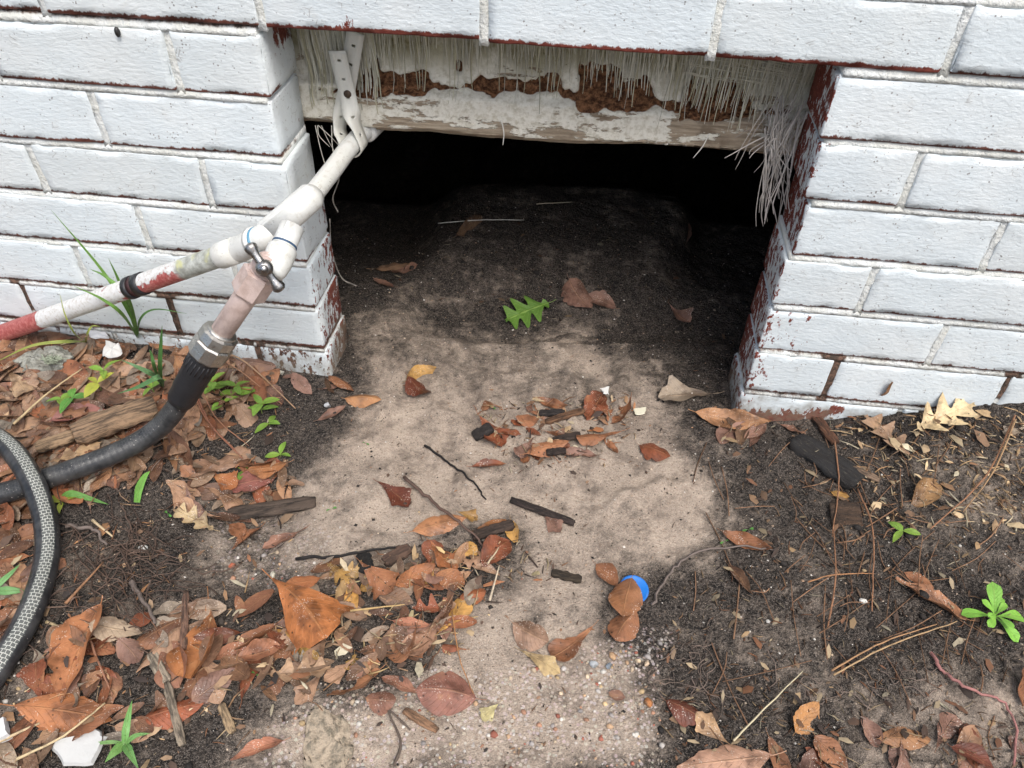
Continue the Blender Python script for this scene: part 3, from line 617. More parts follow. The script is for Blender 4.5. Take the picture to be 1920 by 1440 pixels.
# ------------------------------------------------------------------ water pipe and tap
RP = .0120
Bp = W(8, 624, -.020); E1 = W(452, 466, -.083); TEE = W(545, 418, -.088); TE0 = W(497, 447, -.092); Q = W(668, 262, .078); QE = W(760, 175, .22)
d0 = (Q-TEE)/np.linalg.norm(Q-TEE)
pipe = empty('water_pipe', 'plastic water pipe rising from the leaves into the crawl space with a tap', 'pipe', tuple(Bp))
OP = np.array(pipe.location)
def pt(mb, name, mat, smooth=True, par=None): return mb.build(name, mat, par or pipe, smooth, OP)
# riser with its paint attributes
n = 70; A0 = Bp-(E1-Bp)*.06; Pp = [A0+(E1-A0)*i/n for i in range(n+1)]; v, f, uv = tube(Pp, RP, 20)
va = np.array(v); s = ((va-A0)@(E1-A0))/((E1-A0)@(E1-A0)); up = uv and np.array([q[1] for q in uv]); under = .5-.5*np.cos(2*np.pi*up)
red = np.where(s < .25, 1.2-4.6*np.clip(s-.12, 0, 1), np.where(s < .60, .05+.42*under*(s > .5), np.where(s < .82, .30+.60*under, .1)))
red = np.where((s > .52) & (s < .56), np.maximum(red, .38), red); tape = ((s > .80)).astype(float)
obj('riser', mesh('riser', va-OP, f, MT_RISER, uv=uv, attrs={'red': red, 'tape': tape}), pipe)
def on(t): return A0+(E1-A0)*t
bk = pt(MB().tube(lin(on(.612), on(.628)), .0140, 20), 'clamp_ring', MT_BLACK); bk.color = (.02, .02, .022, 1)
bk = pt(MB().tube(lin(on(.646), on(.668)), .0138, 20), 'clamp_ring', MT_BLACK); bk.color = (.02, .02, .022, 1)
bk = pt(MB().tube(lin(on(.628), on(.646)), .0128, 20), 'clamp_sleeve', MT_BLACK); bk.color = (.05, .02, .02, 1)
sl_ = MB().tube(lin(on(.93), on(.935), on(.99)), [.0132, .0147, .0147], 24); pt(sl_, 'coupling', MT_PVC)
el = spline([on(.965), E1, (E1+TE0)/2+np.array([0, 0, .001]), TE0+d0*.005, TE0+d0*.02], 8); pt(MB().tube(el, .0142, 24), 'elbow', MT_PVC)
pt(MB().tube(lin(TE0-(TE0-E1)*.42, TE0-(TE0-E1)*.30), .0168, 24), 'elbow_collar', MT_PVC)
t0 = TE0+d0*.004; pt(MB().tube(lin(t0, t0+d0*.003, TEE+d0*.050, TEE+d0*.053), [.0138, .0156, .0152, .0130], 28), 'tee_fitting', MT_PVC)
pt(MB().tube(spline([TEE+d0*.04, TEE+(Q-TEE)*.6, Q, QE], 8), .0108, 24), 'supply_pipe', MT_PVC)
qb = Q+(QE-Q)/np.linalg.norm(QE-Q)*.022; qd = (QE-Q)/np.linalg.norm(QE-Q); pt(MB().tube(lin(qb, qb+qd*.003, qb+qd*.04), [.0122, .0142, .0142], 24), 'coupling', MT_PVC)
BR0 = W(548, 425, -.095); BR1 = W(522, 486, -.128); bd = (BR1-BR0)/np.linalg.norm(BR1-BR0)
pt(MB().tube(lin(BR0, BR0+bd*.030), .0124, 24), 'branch_pipe', MT_PVC); pr = pt(MB().tube(lin(BR0+bd*.0205, BR0+bd*.0225), .0129, 24), 'primer_ring', MT_PLASTIC); pr.color = (.04, .09, .17, 1)
pr = pt(MB().tube(lin(TE0-(TE0-E1)*.24, TE0-(TE0-E1)*.20), .0156, 24), 'primer_ring', MT_PLASTIC); pr.color = (.10, .28, .42, 1)
pt(MB().tube(lin(BR0+bd*.024, BR0+bd*.027, BR0+bd*.044, BR0+bd*.054, BR0+bd*.058), [.0130, .0152, .0150, .0130, .0108], 24), 'tap_socket', MT_PVC)
# tap body
TA = W(507, 486, -.128); TS = W(408, 634, -.158); td = (TS-TA)/np.linalg.norm(TS-TA); LT = np.linalg.norm(TS-TA)
TAPB = pt(MB().tube(lin(TA+td*.010, TA+td*.014, TA+td*.040, TA+td*.055, TS), [.010, .0140, .0140, .0124, .0120], 24), 'tap_body', MT_COPPER)
pt(MB().tube(lin(TA+td*.018, TA+td*.020, TA+td*.046, TA+td*.049), [.0165, .0190, .0190, .0165], 6, ph=.35), 'tap_hexagon', MT_COPPER, False, TAPB)
toc = (CAM-TA)/np.linalg.norm(CAM-TA); sa = toc-td*(toc@td); sa /= np.linalg.norm(sa); sa = sa*.93-td*.25; sa /= np.linalg.norm(sa)
H0 = TA+td*.006
for i, (r_, a_, b2) in enumerate([(.0140, .006, .0145), (.0124, .0145, .0172), (.0098, .0172, .0205)]):
    pt(MB().tube(lin(H0+sa*a_, H0+sa*b2), r_, 22), 'bonnet_ring', MT_COPPER, True, TAPB)
HC = H0+sa*.029
HUB = pt(MB().tube(lin(H0+sa*.018, H0+sa*.024, HC+sa*.003, HC+sa*.007), [.0050, .0080, .0084, .0045], 20), 'handle_hub', MT_CHROME)
hd = W(532, 548, HC[1])-W(466, 462, HC[1]); hd -= sa*(hd@sa); hd /= np.linalg.norm(hd)
prof = [(.004, .0056), (.010, .0048), (.018, .0044), (.026, .0054), (.0315, .0072), (.036, .0074), (.0395, .0055), (.041, .002)]
for sgn in (-1, 1): pt(MB().tube([HC+hd*sgn*q[0]*.66-sa*.004*(q[0]/.04)**2 for q in prof], [q[1]*.92 for q in prof], 16), 'handle_arm', MT_CHROME, True, HUB)
pt(MB().tube(lin(HC+sa*.007, HC+sa*.0098), [.0042, .0034], 12), 'handle_screw', MT_CHROME, True, HUB)

# ------------------------------------------------------------------ garden hose with its end fitting
hose = empty('garden_hose', 'black garden hose with pale netted stripe looping over the leaves from the tap', 'hose', tuple(G(95, 922)))
OH = np.array(hose.location)
N0 = TS-td*.010
nut = MB().tube(lin(N0, N0+td*.003, N0+td*.013, N0+td*.015), [.0150, .0200, .0206, .0192], 10, ph=.2); nut = nut.build('coupling_nut', MT_NUT, hose, False, OH)
MB().tube(lin(N0+td*.0152, N0+td*.017, N0+td*.034, N0+td*.037), [.0196, .0214, .0214, .0186], 10, ph=.2).build('coupling_nut', MT_NUT, hose, False, OH)
MB().tube(lin(N0-td*.001, N0+td*.002), [.0156, .0166], 24).build('washer_rim', MT_NUT, nut, True, OH)
K0 = N0+td*.034; K1 = W(338, 752, -.175); kd = (K1-K0)/np.linalg.norm(K1-K0); KL = np.linalg.norm(K1-K0)
SOCK = o = MB().tube(spline([K0, K0+kd*.004, K0+kd*KL*.3, K0+kd*KL*.7, K0+kd*KL*.93, K1], 4), [.0170]*4+[.0172]*5+[.0166]*4+[.0158]*4+[.0146]*3+[.0132], 24).build('hose_socket', MT_BLACK, hose, True, OH); o.color = (.018, .018, .020, 1)
for i in range(22):                                      # grip ribs under the nut
    a = i*2*math.pi/22; P_, T_, N_ = frames([K0, K1]); B_ = np.cross(T_[0], N_[0]); dr = math.cos(a)*N_[0]+math.sin(a)*B_
    o = MB().tube(lin(K0+kd*.006+dr*.0166, K0+kd*.022+dr*.0168), .0011, 5).build('grip_rib', MT_BLACK, SOCK, True, OH); o.color = (.02, .02, .022, 1)
def hg(px, py, l=.0): p = G(px, py, 0); p[2] += .0110+l; return p
HA = K1+kd*.004; HE = hg(95, 922, .010); HT = (hg(35, 938, .006)-HE); HT /= np.linalg.norm(HT); HL = np.linalg.norm(HE-HA)
HMID = [((1-t)**3)*HA+3*((1-t)**2)*t*(HA+kd*HL*.42)+3*(1-t)*t*t*(HE-HT*HL*.42)+t**3*HE for t in (.2, .4, .6, .8)]
path = [K0+kd*KL*.8, K1+kd*.004, *HMID, hg(95, 922, .010), hg(35, 938, .006), hg(-70, 950), hg(-190, 930), hg(-270, 850), hg(-230, 770), hg(-120, 780, .012), hg(-30, 838, .028),
        hg(38, 880, .032), hg(78, 930, .030), hg(98, 990, .012), hg(98, 1060, .004), hg(72, 1150, .003), hg(28, 1235, .003), hg(-30, 1310), hg(-130, 1400), hg(-300, 1480)]
MB().tube(spline(path, 10), .0121, 22).build('hose_tube', MT_HOSE, hose, True, OH)

# ------------------------------------------------------------------ perforated strap
def strap():
    u_ = np.array([0, 0, 1.0])-d0*d0[2]; u_ /= np.linalg.norm(u_); v_ = np.cross(d0, u_); C_ = TEE+(Q-TEE)*.955; R_ = .0130
    fr = [W(632, 95, .0755), W(640, 130, .0775), W(651, 175, .0795), W(660, 215, .071)]
    bk_ = [W(637, 235, .0840), W(648, 180, .0845), W(656, 130, .0850), W(664, 78, .0855), W(667, 60, .086)]
    s_ = 1.0 if (v_@R2) > 0 else -1.0; loop = []
    for k in range(9): a = math.radians(10-200*k/8); loop.append(C_+R_*(math.cos(a)*v_*s_+math.sin(a)*u_))
    P = spline(fr+loop+bk_, 6); P = [np.array(p) for p in P]
    # resample evenly
    L = np.r_[0, np.cumsum([np.linalg.norm(P[i+1]-P[i]) for i in range(len(P)-1)])]; n_ = int(L[-1]/.0042); n_ -= n_ % 1
    tt = np.linspace(0, L[-1], n_+1); A = np.array(P); S = np.stack([np.interp(tt, L, A[:, c]) for c in range(3)], 1)
    V = []; F = []; hw = .0098; nfr = len(fr)
    side = []
    for i in range(n_+1):
        t = S[min(i+1, n_)]-S[max(i-1, 0)]; t /= np.linalg.norm(t); ref = np.array([1.0, 0, 0]); dist = np.linalg.norm(S[i]-C_)
        w_ = float(sst(.045, .018, dist)); ref = ref*(1-w_)+d0*w_; sd = ref-t*(ref@t); side.append(sd/np.linalg.norm(sd))
    # each 4th..: cells of two steps; a hole every four cells
    def grid(i, q): return S[i]+side[i]*hw*q
    cols_ = [-1, -.34, 0, .34, 1]; vid = {}
    def vv(i, c):
        if (i, c) not in vid: vid[(i, c)] = len(V); V.append(grid(i, cols_[c]))
        return vid[(i, c)]
    for i in range(n_):
        hole = (i % 5 == 2)
        for c in range(4):
            if hole and c in (1, 2):
                a, b__, c2, d2 = vv(i, c), vv(i, c+1), vv(i+1, c+1), vv(i+1, c)
                ctr = (S[i]+S[i+1])/2; lo = []
                for (ii, q) in ((i, cols_[c]), (i, cols_[c+1]), (i+1, cols_[c+1]), (i+1, cols_[c])): p = grid(ii, q); lo.append(ctr+(p-ctr)*(.62 if abs(q) > .01 else .62))
                b0 = len(V); V.extend(lo); o4 = [a, b__, c2, d2]
                for k in range(4):
                    if (c == 1 and k == 1) or (c == 2 and k == 3): continue
                    F.append((o4[k], o4[(k+1) % 4], b0+(k+1) % 4, b0+k))
            else: F.append((vv(i, c), vv(i, c+1), vv(i+1, c+1), vv(i+1, c)))
    root = obj('pipe_strap', mesh('pipe_strap', [v-S[0] for v in V], F, MT_STRAP, True)); root.location = S[0]; root.color = (.70, .69, .62, 1)
    sm_ = root.modifiers.new('thickness', 'SOLIDIFY'); sm_.thickness = .0014; sm_.offset = 0
    tag(root, 'white perforated plastic strap looped around the pipe and screwed to the beam', 'strap')
    sp = W(652, 176, .0795); o = MB().tube(lin(sp+np.array([0, .012, 0]), sp+np.array([0, -.0012, 0]), sp+np.array([0, -.0026, 0])), [.0022, .0046, .0036], 16).build('screw', MT_SCREW, root, True, S[0])
strap()

# ------------------------------------------------------------------ leaves
def leaf_profile(shape):
    def w(t):
        if shape == 'ell': return math.sin(math.pi*t)**.75
        if shape == 'ovate': return (math.sin(math.pi*t**.72))**.8
        if shape == 'lan': return math.sin(math.pi*t**.85)**1.05
        if shape == 'obo': return (.10+.90*float(sst(.05, .8, t)))*(1-max(0, (t-.74)/.26)**2.6)**.5 if t > 0 else .02
        if shape == 'kite':
            if t < .70: return .03+.97*(t/.70)**1.45
            u = min(1.0, (t-.70)/.30); return max(.0, (1-u)**.8*(.62+.38*abs(math.cos(u*4.6))))
        if shape == 'oak':
            env = math.sin(math.pi*min(1, t*.96+.02)**.9)**.6; l = .5+.5*math.cos(2*math.pi*(t*3.6+.10)); return env*(.24+.76*l**.9)
        return 1
    return w
def leaf_mesh(shape, seed, wr, curl=.3, fold=.15, cup=.0):
    r = random.Random(seed); w = leaf_profile(shape); nu = 40 if shape == 'oak' else 18; nv = 4
    V = []; UV = []; F = []; twist = r.uniform(-.5, .5); wavf = r.uniform(5, 10); wava = r.uniform(.01, .03); k = curl*r.uniform(.7, 1.3); side = r.uniform(-.12, .12); rag = [1-max(0, r.gauss(-.05, .10)) for _ in range(2*(nu+1))]
    for i in range(nu+1):
        t = i/nu; hw = w(t)*wr*.5
        if abs(k) > 1e-3: bx_, bz_ = math.sin(k*(t-.5))/k, (1-math.cos(k*(t-.5)))/k
        else: bx_, bz_ = t-.5, 0
        for j in range(-nv, nv+1):
            s_ = j/nv; e = hw*(rag[2*i+(j > 0)] if abs(j) == nv else 1); y = s_*e; z = fold*abs(y)+cup*y*y/(wr*.5)-wava*math.sin(wavf*t*2+s_*2+seed)*abs(s_)+twist*y*(t-.5)
            sweep = (.34*abs(s_)*hw if shape == 'oak' else .10*abs(s_)*hw)
            x = bx_-math.sin(k*(t-.5))*0+sweep; V.append((x, y+side*(t-.5)**2*2, bz_+z)); UV.append((t, .5+.5*s_))
    m = 2*nv+1
    for i in range(nu):
        for j in range(m-1): F.append((i*m+j, (i+1)*m+j, (i+1)*m+j+1, i*m+j+1))
    # stalk
    b = len(V); x0, y0, z0 = V[nv]; sl_ = r.uniform(.06, .18)
    for q in range(4):
        t = q/3; 
        for (a, c) in ((1, 0), (-.5, .8), (-.5, -.8)): V.append((x0+.02-(sl_+.02)*t, y0+c*.008+side*t*.2, z0+a*.007+.05*t*t)); UV.append((.5, .5))
    for q in range(3):
        for a in range(3): F.append((b+q*3+a, b+q*3+(a+1) % 3, b+q*3+3+(a+1) % 3, b+q*3+3+a))
    zmin = min(v[2] for v in V); V = [(x, y, z-zmin*.8) for x, y, z in V]
    return mesh('leaf_'+shape, V, F, MB_LEAF, uv=UV)
LM = {}
def get_leaf(shape, wr, curl, var):
    key = (shape, round(wr, 1), round(curl, 1), var)
    if key not in LM: LM[key] = leaf_mesh(shape, hash(str(key)) % 999 if False else sum(map(ord, str(key))), max(.2, key[1]), curl, rnd.uniform(.0, .35)*(1 if curl >= 0 else -1), rnd.uniform(-.6, .8))
    return LM[key]
HB = {}                                                  # height already built up by leaves, 1 cm cells
def cell(x, y): return (int(math.floor(x/.01)), int(math.floor(y/.01)))
def place(name, me, base, tip, tilt=0.0, lift=.0015, mat_col=(.3, .12, .05), stack=True, scale_w=1.0, rest=True):
    base = np.array(base); tip = np.array(tip); c = (base+tip)/2; d = tip-base; L = np.linalg.norm(d); hx = d/L
    if rest:
        hs_ = [gz(*(c+hx*L*q)[:2])+HB.get(cell(*(c+hx*L*q)[:2]), 0.0) for q in (-.4, -.2, 0, .2, .4)]
        a = np.polyfit([-.4, -.2, 0, .2, .4], hs_, 1); c = c.copy(); c[2] = max(np.polyval(a, 0), np.mean(hs_))+lift; d = np.array([d[0], d[1], 0.0]); d /= np.linalg.norm(d); slope = float(np.clip(a[0]/L, -.6, .6)); d = np.array([d[0], d[1], slope]); hx = d/np.linalg.norm(d)
        if stack:
            for q in np.linspace(-.42, .42, 7):
                for s_ in (-.12, 0, .12):
                    p = c+hx*L*q+np.array([-hx[1], hx[0], 0])*L*s_; k_ = cell(*p[:2]); HB[k_] = max(HB.get(k_, 0), c[2]-gz(*p[:2])+.0006) if HB.get(k_, 0) < .022 else HB[k_]
    zz = np.array([0, 0, 1.0]); y_ = np.cross(zz, hx); y_ /= np.linalg.norm(y_); z_ = np.cross(hx, y_)
    y2 = y_*math.cos(tilt)+z_*math.sin(tilt); z2 = np.cross(hx, y2)
    o = obj(name, me); o.matrix_world = Matrix(((hx[0]*L, y2[0]*L*scale_w, z2[0]*L, c[0]), (hx[1]*L, y2[1]*L*scale_w, z2[1]*L, c[1]), (hx[2]*L, y2[2]*L*scale_w, z2[2]*L, c[2]), (0, 0, 0, 1)))
    o.color = (*mat_col, 1); return o
OR, TA_, PK, DR, OC, GT, CR, RB = (.29, .125, .060), (.37, .225, .14), (.26, .145, .105), (.13, .035, .018), (.48, .27, .08), (.33, .265, .195), (.68, .52, .31), (.24, .075, .035)
def jit(c, k=.12):
    g = rnd.uniform(1-k, 1+k); w = rnd.uniform(-k, k)*.35; return (max(.004, c[0]*g*(1+w)), max(.004, c[1]*g), max(.004, c[2]*g*(1-w)))
# deepest layer of the litter, a mass nobody could count
def litter(polys, seed=3):
    r = random.Random(seed); mb = MB(); U = []
    for poly, n, cols, lr in polys:
        xs = [p[0] for p in poly]; ys = [p[1] for p in poly]; k = 0
        while k < n:
            px, py = r.uniform(min(xs), max(xs)), r.uniform(min(ys), max(ys))
            if not bool(inpoly(np.array(px), np.array(py), poly)): continue
            k += 1; c = G(px, py); a = r.uniform(0, 6.28); L = r.uniform(*lr); w = L*r.choice((.15, .2, .26)); d = np.array([math.cos(a), math.sin(a), r.gauss(0, .12)]); s_ = np.array([-d[1], d[0], r.gauss(0, .35)])
            if c[1]+abs(d[1])*L/2 > -.006: c[1] = -.008-abs(d[1])*L/2
            c[2] += r.uniform(.001, .007); col = jit(r.choice(cols), .3); b = len(mb.V); cu = r.uniform(-.25, .35)
            for i in range(7):
                t = i/6; ww = w*math.sin(math.pi*min(.97, t*.94+.03))**.7
                for j in (-1, 0, 1): mb.V.append(c+d*L*(t-.5)+s_*ww*j+np.array([0, 0, cu*L*(t-.5)**2+.15*abs(j)*ww])); mb.C.append(col); mb.UV.append((t, .5+.5*j))
            for i in range(6):
                for j in range(2): q = b+i*3+j; mb.F.append((q, q+3, q+4, q+1))
            kk = cell(*c[:2]); HB[kk] = max(HB.get(kk, 0), .003)
    o = obj('leaf_litter', mesh('leaf_litter', mb.V, mb.F, MB_LITTER, True, uv=mb.UV, cols=mb.C)); o['kind'] = 'stuff'; return tag(o, 'deep layer of decaying brown leaf litter at left', 'leaf litter')
LC = [(.26, .15, .09), (.20, .105, .06), (.33, .2, .12), (.15, .08, .05), (.28, .21, .15), (.30, .12, .06)]
litter([([(-420, 600), (-80, 612), (-80, 960), (-420, 1000)], 210, LC, (.025, .06)), ([(-420, 1000), (-80, 960), (-60, 1440), (-300, 1500)], 90, LC, (.02, .05)), ([(-80, 612), (60, 612), (330, 645), (510, 690), (500, 740), (420, 790), (330, 860), (200, 930), (-90, 965)], 330, LC, (.025, .06)),
        ([(-80, 960), (60, 960), (80, 1060), (30, 1180), (-80, 1260)], 60, LC, (.02, .05)), ([(110, 1190), (330, 1150), (520, 1130), (640, 1290), (430, 1320), (230, 1400), (-60, 1460), (-60, 1300)], 60, LC, (.02, .045)),
        ([(600, 1050), (880, 1040), (920, 1090), (840, 1220), (600, 1280), (540, 1150)], 55, LC, (.015, .04)), ([(330, 870), (540, 860), (560, 930), (430, 1000)], 40, LC, (.015, .04))])
# filler leaves of the heaps first: nothing tells these apart
MARKS = [(88, 682, 'mossy stone'), (226, 680, 'white plastic scrap'), (108, 700, 'lichen tuft'), (225, 808, 'fibrous log'), (370, 700, 'hose socket'), (140, 772, 'dark green seedling'), (262, 640, 'tall grass tuft'), (200, 740, 'yellow green seedling'), (30, 610, 'buried pipe end'), (250, 860, 'black hose'), (60, 880, 'netted hose'),
         (410, 725, 'bright seedlings'), (500, 700, 'pier corner'), (300, 720, 'blue green grass'), (305, 660, 'wall foot'), (100, 810, 'pale straw'), (365, 980, 'pale oak leaf'), (510, 955, 'wood strip'), (450, 890, 'small seedling'), (526, 856, 'lone seedling'), (590, 1165, 'big three cornered leaf'), (385, 1210, 'paddle shaped leaf'), (145, 1240, 'very long orange leaf'), (150, 1410, 'white foam sheet'),
         (250, 1080, 'root tangle'), (840, 1300, 'big round dusty leaf'), (925, 1040, 'shiny leaf at the twig end'), (885, 1120, 'domed leaf'), (770, 1180, 'pinkish pointed leaf'), (690, 1062, 'charcoal bit'), (830, 1045, 'propped orange leaf'), (800, 1195, 'long dull leaf'), (565, 1265, 'tan lobed leaf'), (665, 1295, 'arched brown leaf'), (305, 1260, 'pale rotted shard'), (350, 1170, 'thick stick'), (240, 1385, 'light green sprig'),
         (10, 1375, 'foam block'), (-20, 1120, 'pale green blades'), (60, 1050, 'inner side of the hose'), (20, 980, 'hose crossing'), (1690, 1388, 'flat brown oval leaf'), (1820, 1428, 'glossy corner leaf'), (1900, 1420, 'red stem end'), (1360, 1435, 'long pinkish leaf'), (905, 815, 'black bark chunk'), (1035, 778, 'black bark piece'), (1160, 775, 'upright orange leaf'), (1050, 850, 'thin pinkish leaf'), (735, 505, 'long dim leaf'), (650, 540, 'left pier'), (1270, 595, 'crumpled leaf'), (1400, 500, 'right pier')]
SEEN = set()
def describe(px, py, shape, col, L, fallback):
    cw = min([('orange brown', OR), ('tan', TA_), ('pinkish brown', PK), ('greyish', GT), ('red brown', RB), ('ochre', OC), ('mid brown', (.28, .15, .08)), ('dark brown', (.20, .10, .06)), ('dim brown', (.12, .07, .04))], key=lambda q: sum(abs(a-b) for a, b in zip(q[1], col)))[0]
    sw = {'ell': 'oval', 'obo': 'paddle shaped', 'lan': 'narrow pointed', 'kite': 'three cornered', 'oak': 'lobed', 'ovate': 'egg shaped'}[shape]
    for m in sorted(MARKS, key=lambda q: math.hypot(px-q[0], (py-q[1])*1.2))[:4]:
        dx, dy = px-m[0], py-m[1]; side = ('right of' if dx > 0 else 'left of') if abs(dx) > abs(dy)*1.2 else ('below' if dy > 0 else 'above'); d = math.hypot(dx, dy)
        side = 'at' if d < 22 else (('just ' if d < 90 else '')+side)
        t = '%s %s %s dead leaf %s the %s' % ('small' if L < .042 else ('large' if L > .058 else 'medium'), cw, sw, side, m[2])
        if t not in SEEN: break
    SEEN.add(t); return t
def region(poly, n, cols, sh, lmin, lmax, name, label, group, cat='leaf', curlr=(-.6, .6), tilt=.18):
    xs = [p[0] for p in poly]; ys = [p[1] for p in poly]; k = 0
    while k < n:
        px, py = rnd.uniform(min(xs), max(xs)), rnd.uniform(min(ys), max(ys))
        if not bool(inpoly(np.array(px), np.array(py), poly)): continue
        c = G(px, py); a = rnd.uniform(0, 2*math.pi); L = rnd.uniform(lmin, lmax); colc = rnd.choice(cols); dv = np.array([math.cos(a), math.sin(a), 0])*L/2
        if c[1]+abs(dv[1]) > -.006 and -.9 < c[0] < 1.6 and not (.02 < c[0] < .53): 
            c[1] = -.008-abs(dv[1]); 
        s_ = rnd.choice(sh); wr = {'ell': rnd.choice((.4, .5)), 'obo': rnd.choice((.4, .5)), 'lan': .3, 'kite': .6, 'oak': .6, 'ovate': .5}[s_]
        o = place(name, get_leaf(s_, wr, rnd.choice((-.9, -.4, .3, .7, 1.1)) if curlr is None else round(rnd.uniform(*curlr)/.4)*.4, rnd.randint(0, 2)), c-dv, c+dv, rnd.gauss(0, tilt), .001, jit(colc, .22), scale_w=rnd.uniform(.85, 1.2))
        tag(o, describe(px, py, s_, colc, L, label), cat, group); k += 1
region([(-60, 615), (60, 615), (330, 648), (505, 690), (520, 760), (430, 800), (330, 870), (200, 930), (-80, 960)], 112, [TA_, TA_, PK, GT, (.28, .15, .08), (.22, .11, .06), OR], ['ell', 'obo', 'lan', 'ell', 'oak', 'ovate', 'obo'], .035, .072,
       'dead_leaf', 'tan or brown dead leaf in the thick heap under the sloping pipe', 'leaves heaped below the sloping pipe')
region([(330, 880), (430, 860), (560, 880), (560, 930), (430, 1000), (330, 960)], 12, [OR, TA_, PK, RB], ['ell', 'kite', 'obo'], .03, .055, 'dead_leaf', 'small brown dead leaf scattered below the weed seedlings', 'leaves scattered below the weeds')
region([(600, 1030), (720, 1050), (860, 1030), (960, 1060), (900, 1110), (850, 1230), (760, 1260), (620, 1290), (540, 1290), (530, 1110)], 40, [OR, PK, TA_, RB, GT, OC], ['ell', 'obo', 'lan', 'kite', 'oak'], .025, .05,
       'dead_leaf', 'small brown leaf lying deep in the pile beside the sand', 'leaves in the pile beside the sand')
region([(120, 1170), (330, 1130), (520, 1180), (620, 1300), (430, 1330), (230, 1400), (30, 1440), (-60, 1400), (-60, 1330), (60, 1270)], 32, [OR, PK, TA_, RB, GT, (.20, .10, .06)], ['ell', 'obo', 'lan', 'kite', 'ovate'], .03, .06,
       'dead_leaf', 'brown dead leaf low in the litter at the lower left corner', 'leaves in the lower left litter')
region([(-60, 960), (50, 960), (70, 1060), (30, 1180), (-60, 1260)], 16, [TA_, PK, OR], ['ell', 'obo', 'lan'], .035, .06, 'dead_leaf', 'brown dead leaf inside the loop of the hose', 'leaves inside the hose loop')
region([(1620, 1370), (1760, 1360), (1950, 1400), (1950, 1460), (1300, 1460), (1420, 1430)], 12, [OR, PK, TA_, RB], ['ell', 'obo', 'ovate'], .03, .05, 'dead_leaf', 'brown dead leaf along the bottom edge on the right', 'leaves along the lower right edge')
region([(900, 760), (1180, 745), (1170, 850), (980, 870)], 12, [OR, RB, PK], ['ell', 'kite', 'obo'], .018, .034, 'dead_leaf', 'small orange brown leaf scrap within the pile on the sand before the opening', 'scraps in the pile before the opening')
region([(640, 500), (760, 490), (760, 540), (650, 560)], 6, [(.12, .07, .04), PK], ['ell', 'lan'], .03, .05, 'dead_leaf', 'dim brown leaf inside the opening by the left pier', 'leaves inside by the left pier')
region([(1290, 430), (1400, 440), (1400, 640), (1280, 560)], 9, [(.12, .07, .04), PK], ['ell', 'lan', 'ovate'], .025, .05, 'dead_leaf', 'dim brown leaf inside the opening by the right pier', 'leaves inside by the right pier')

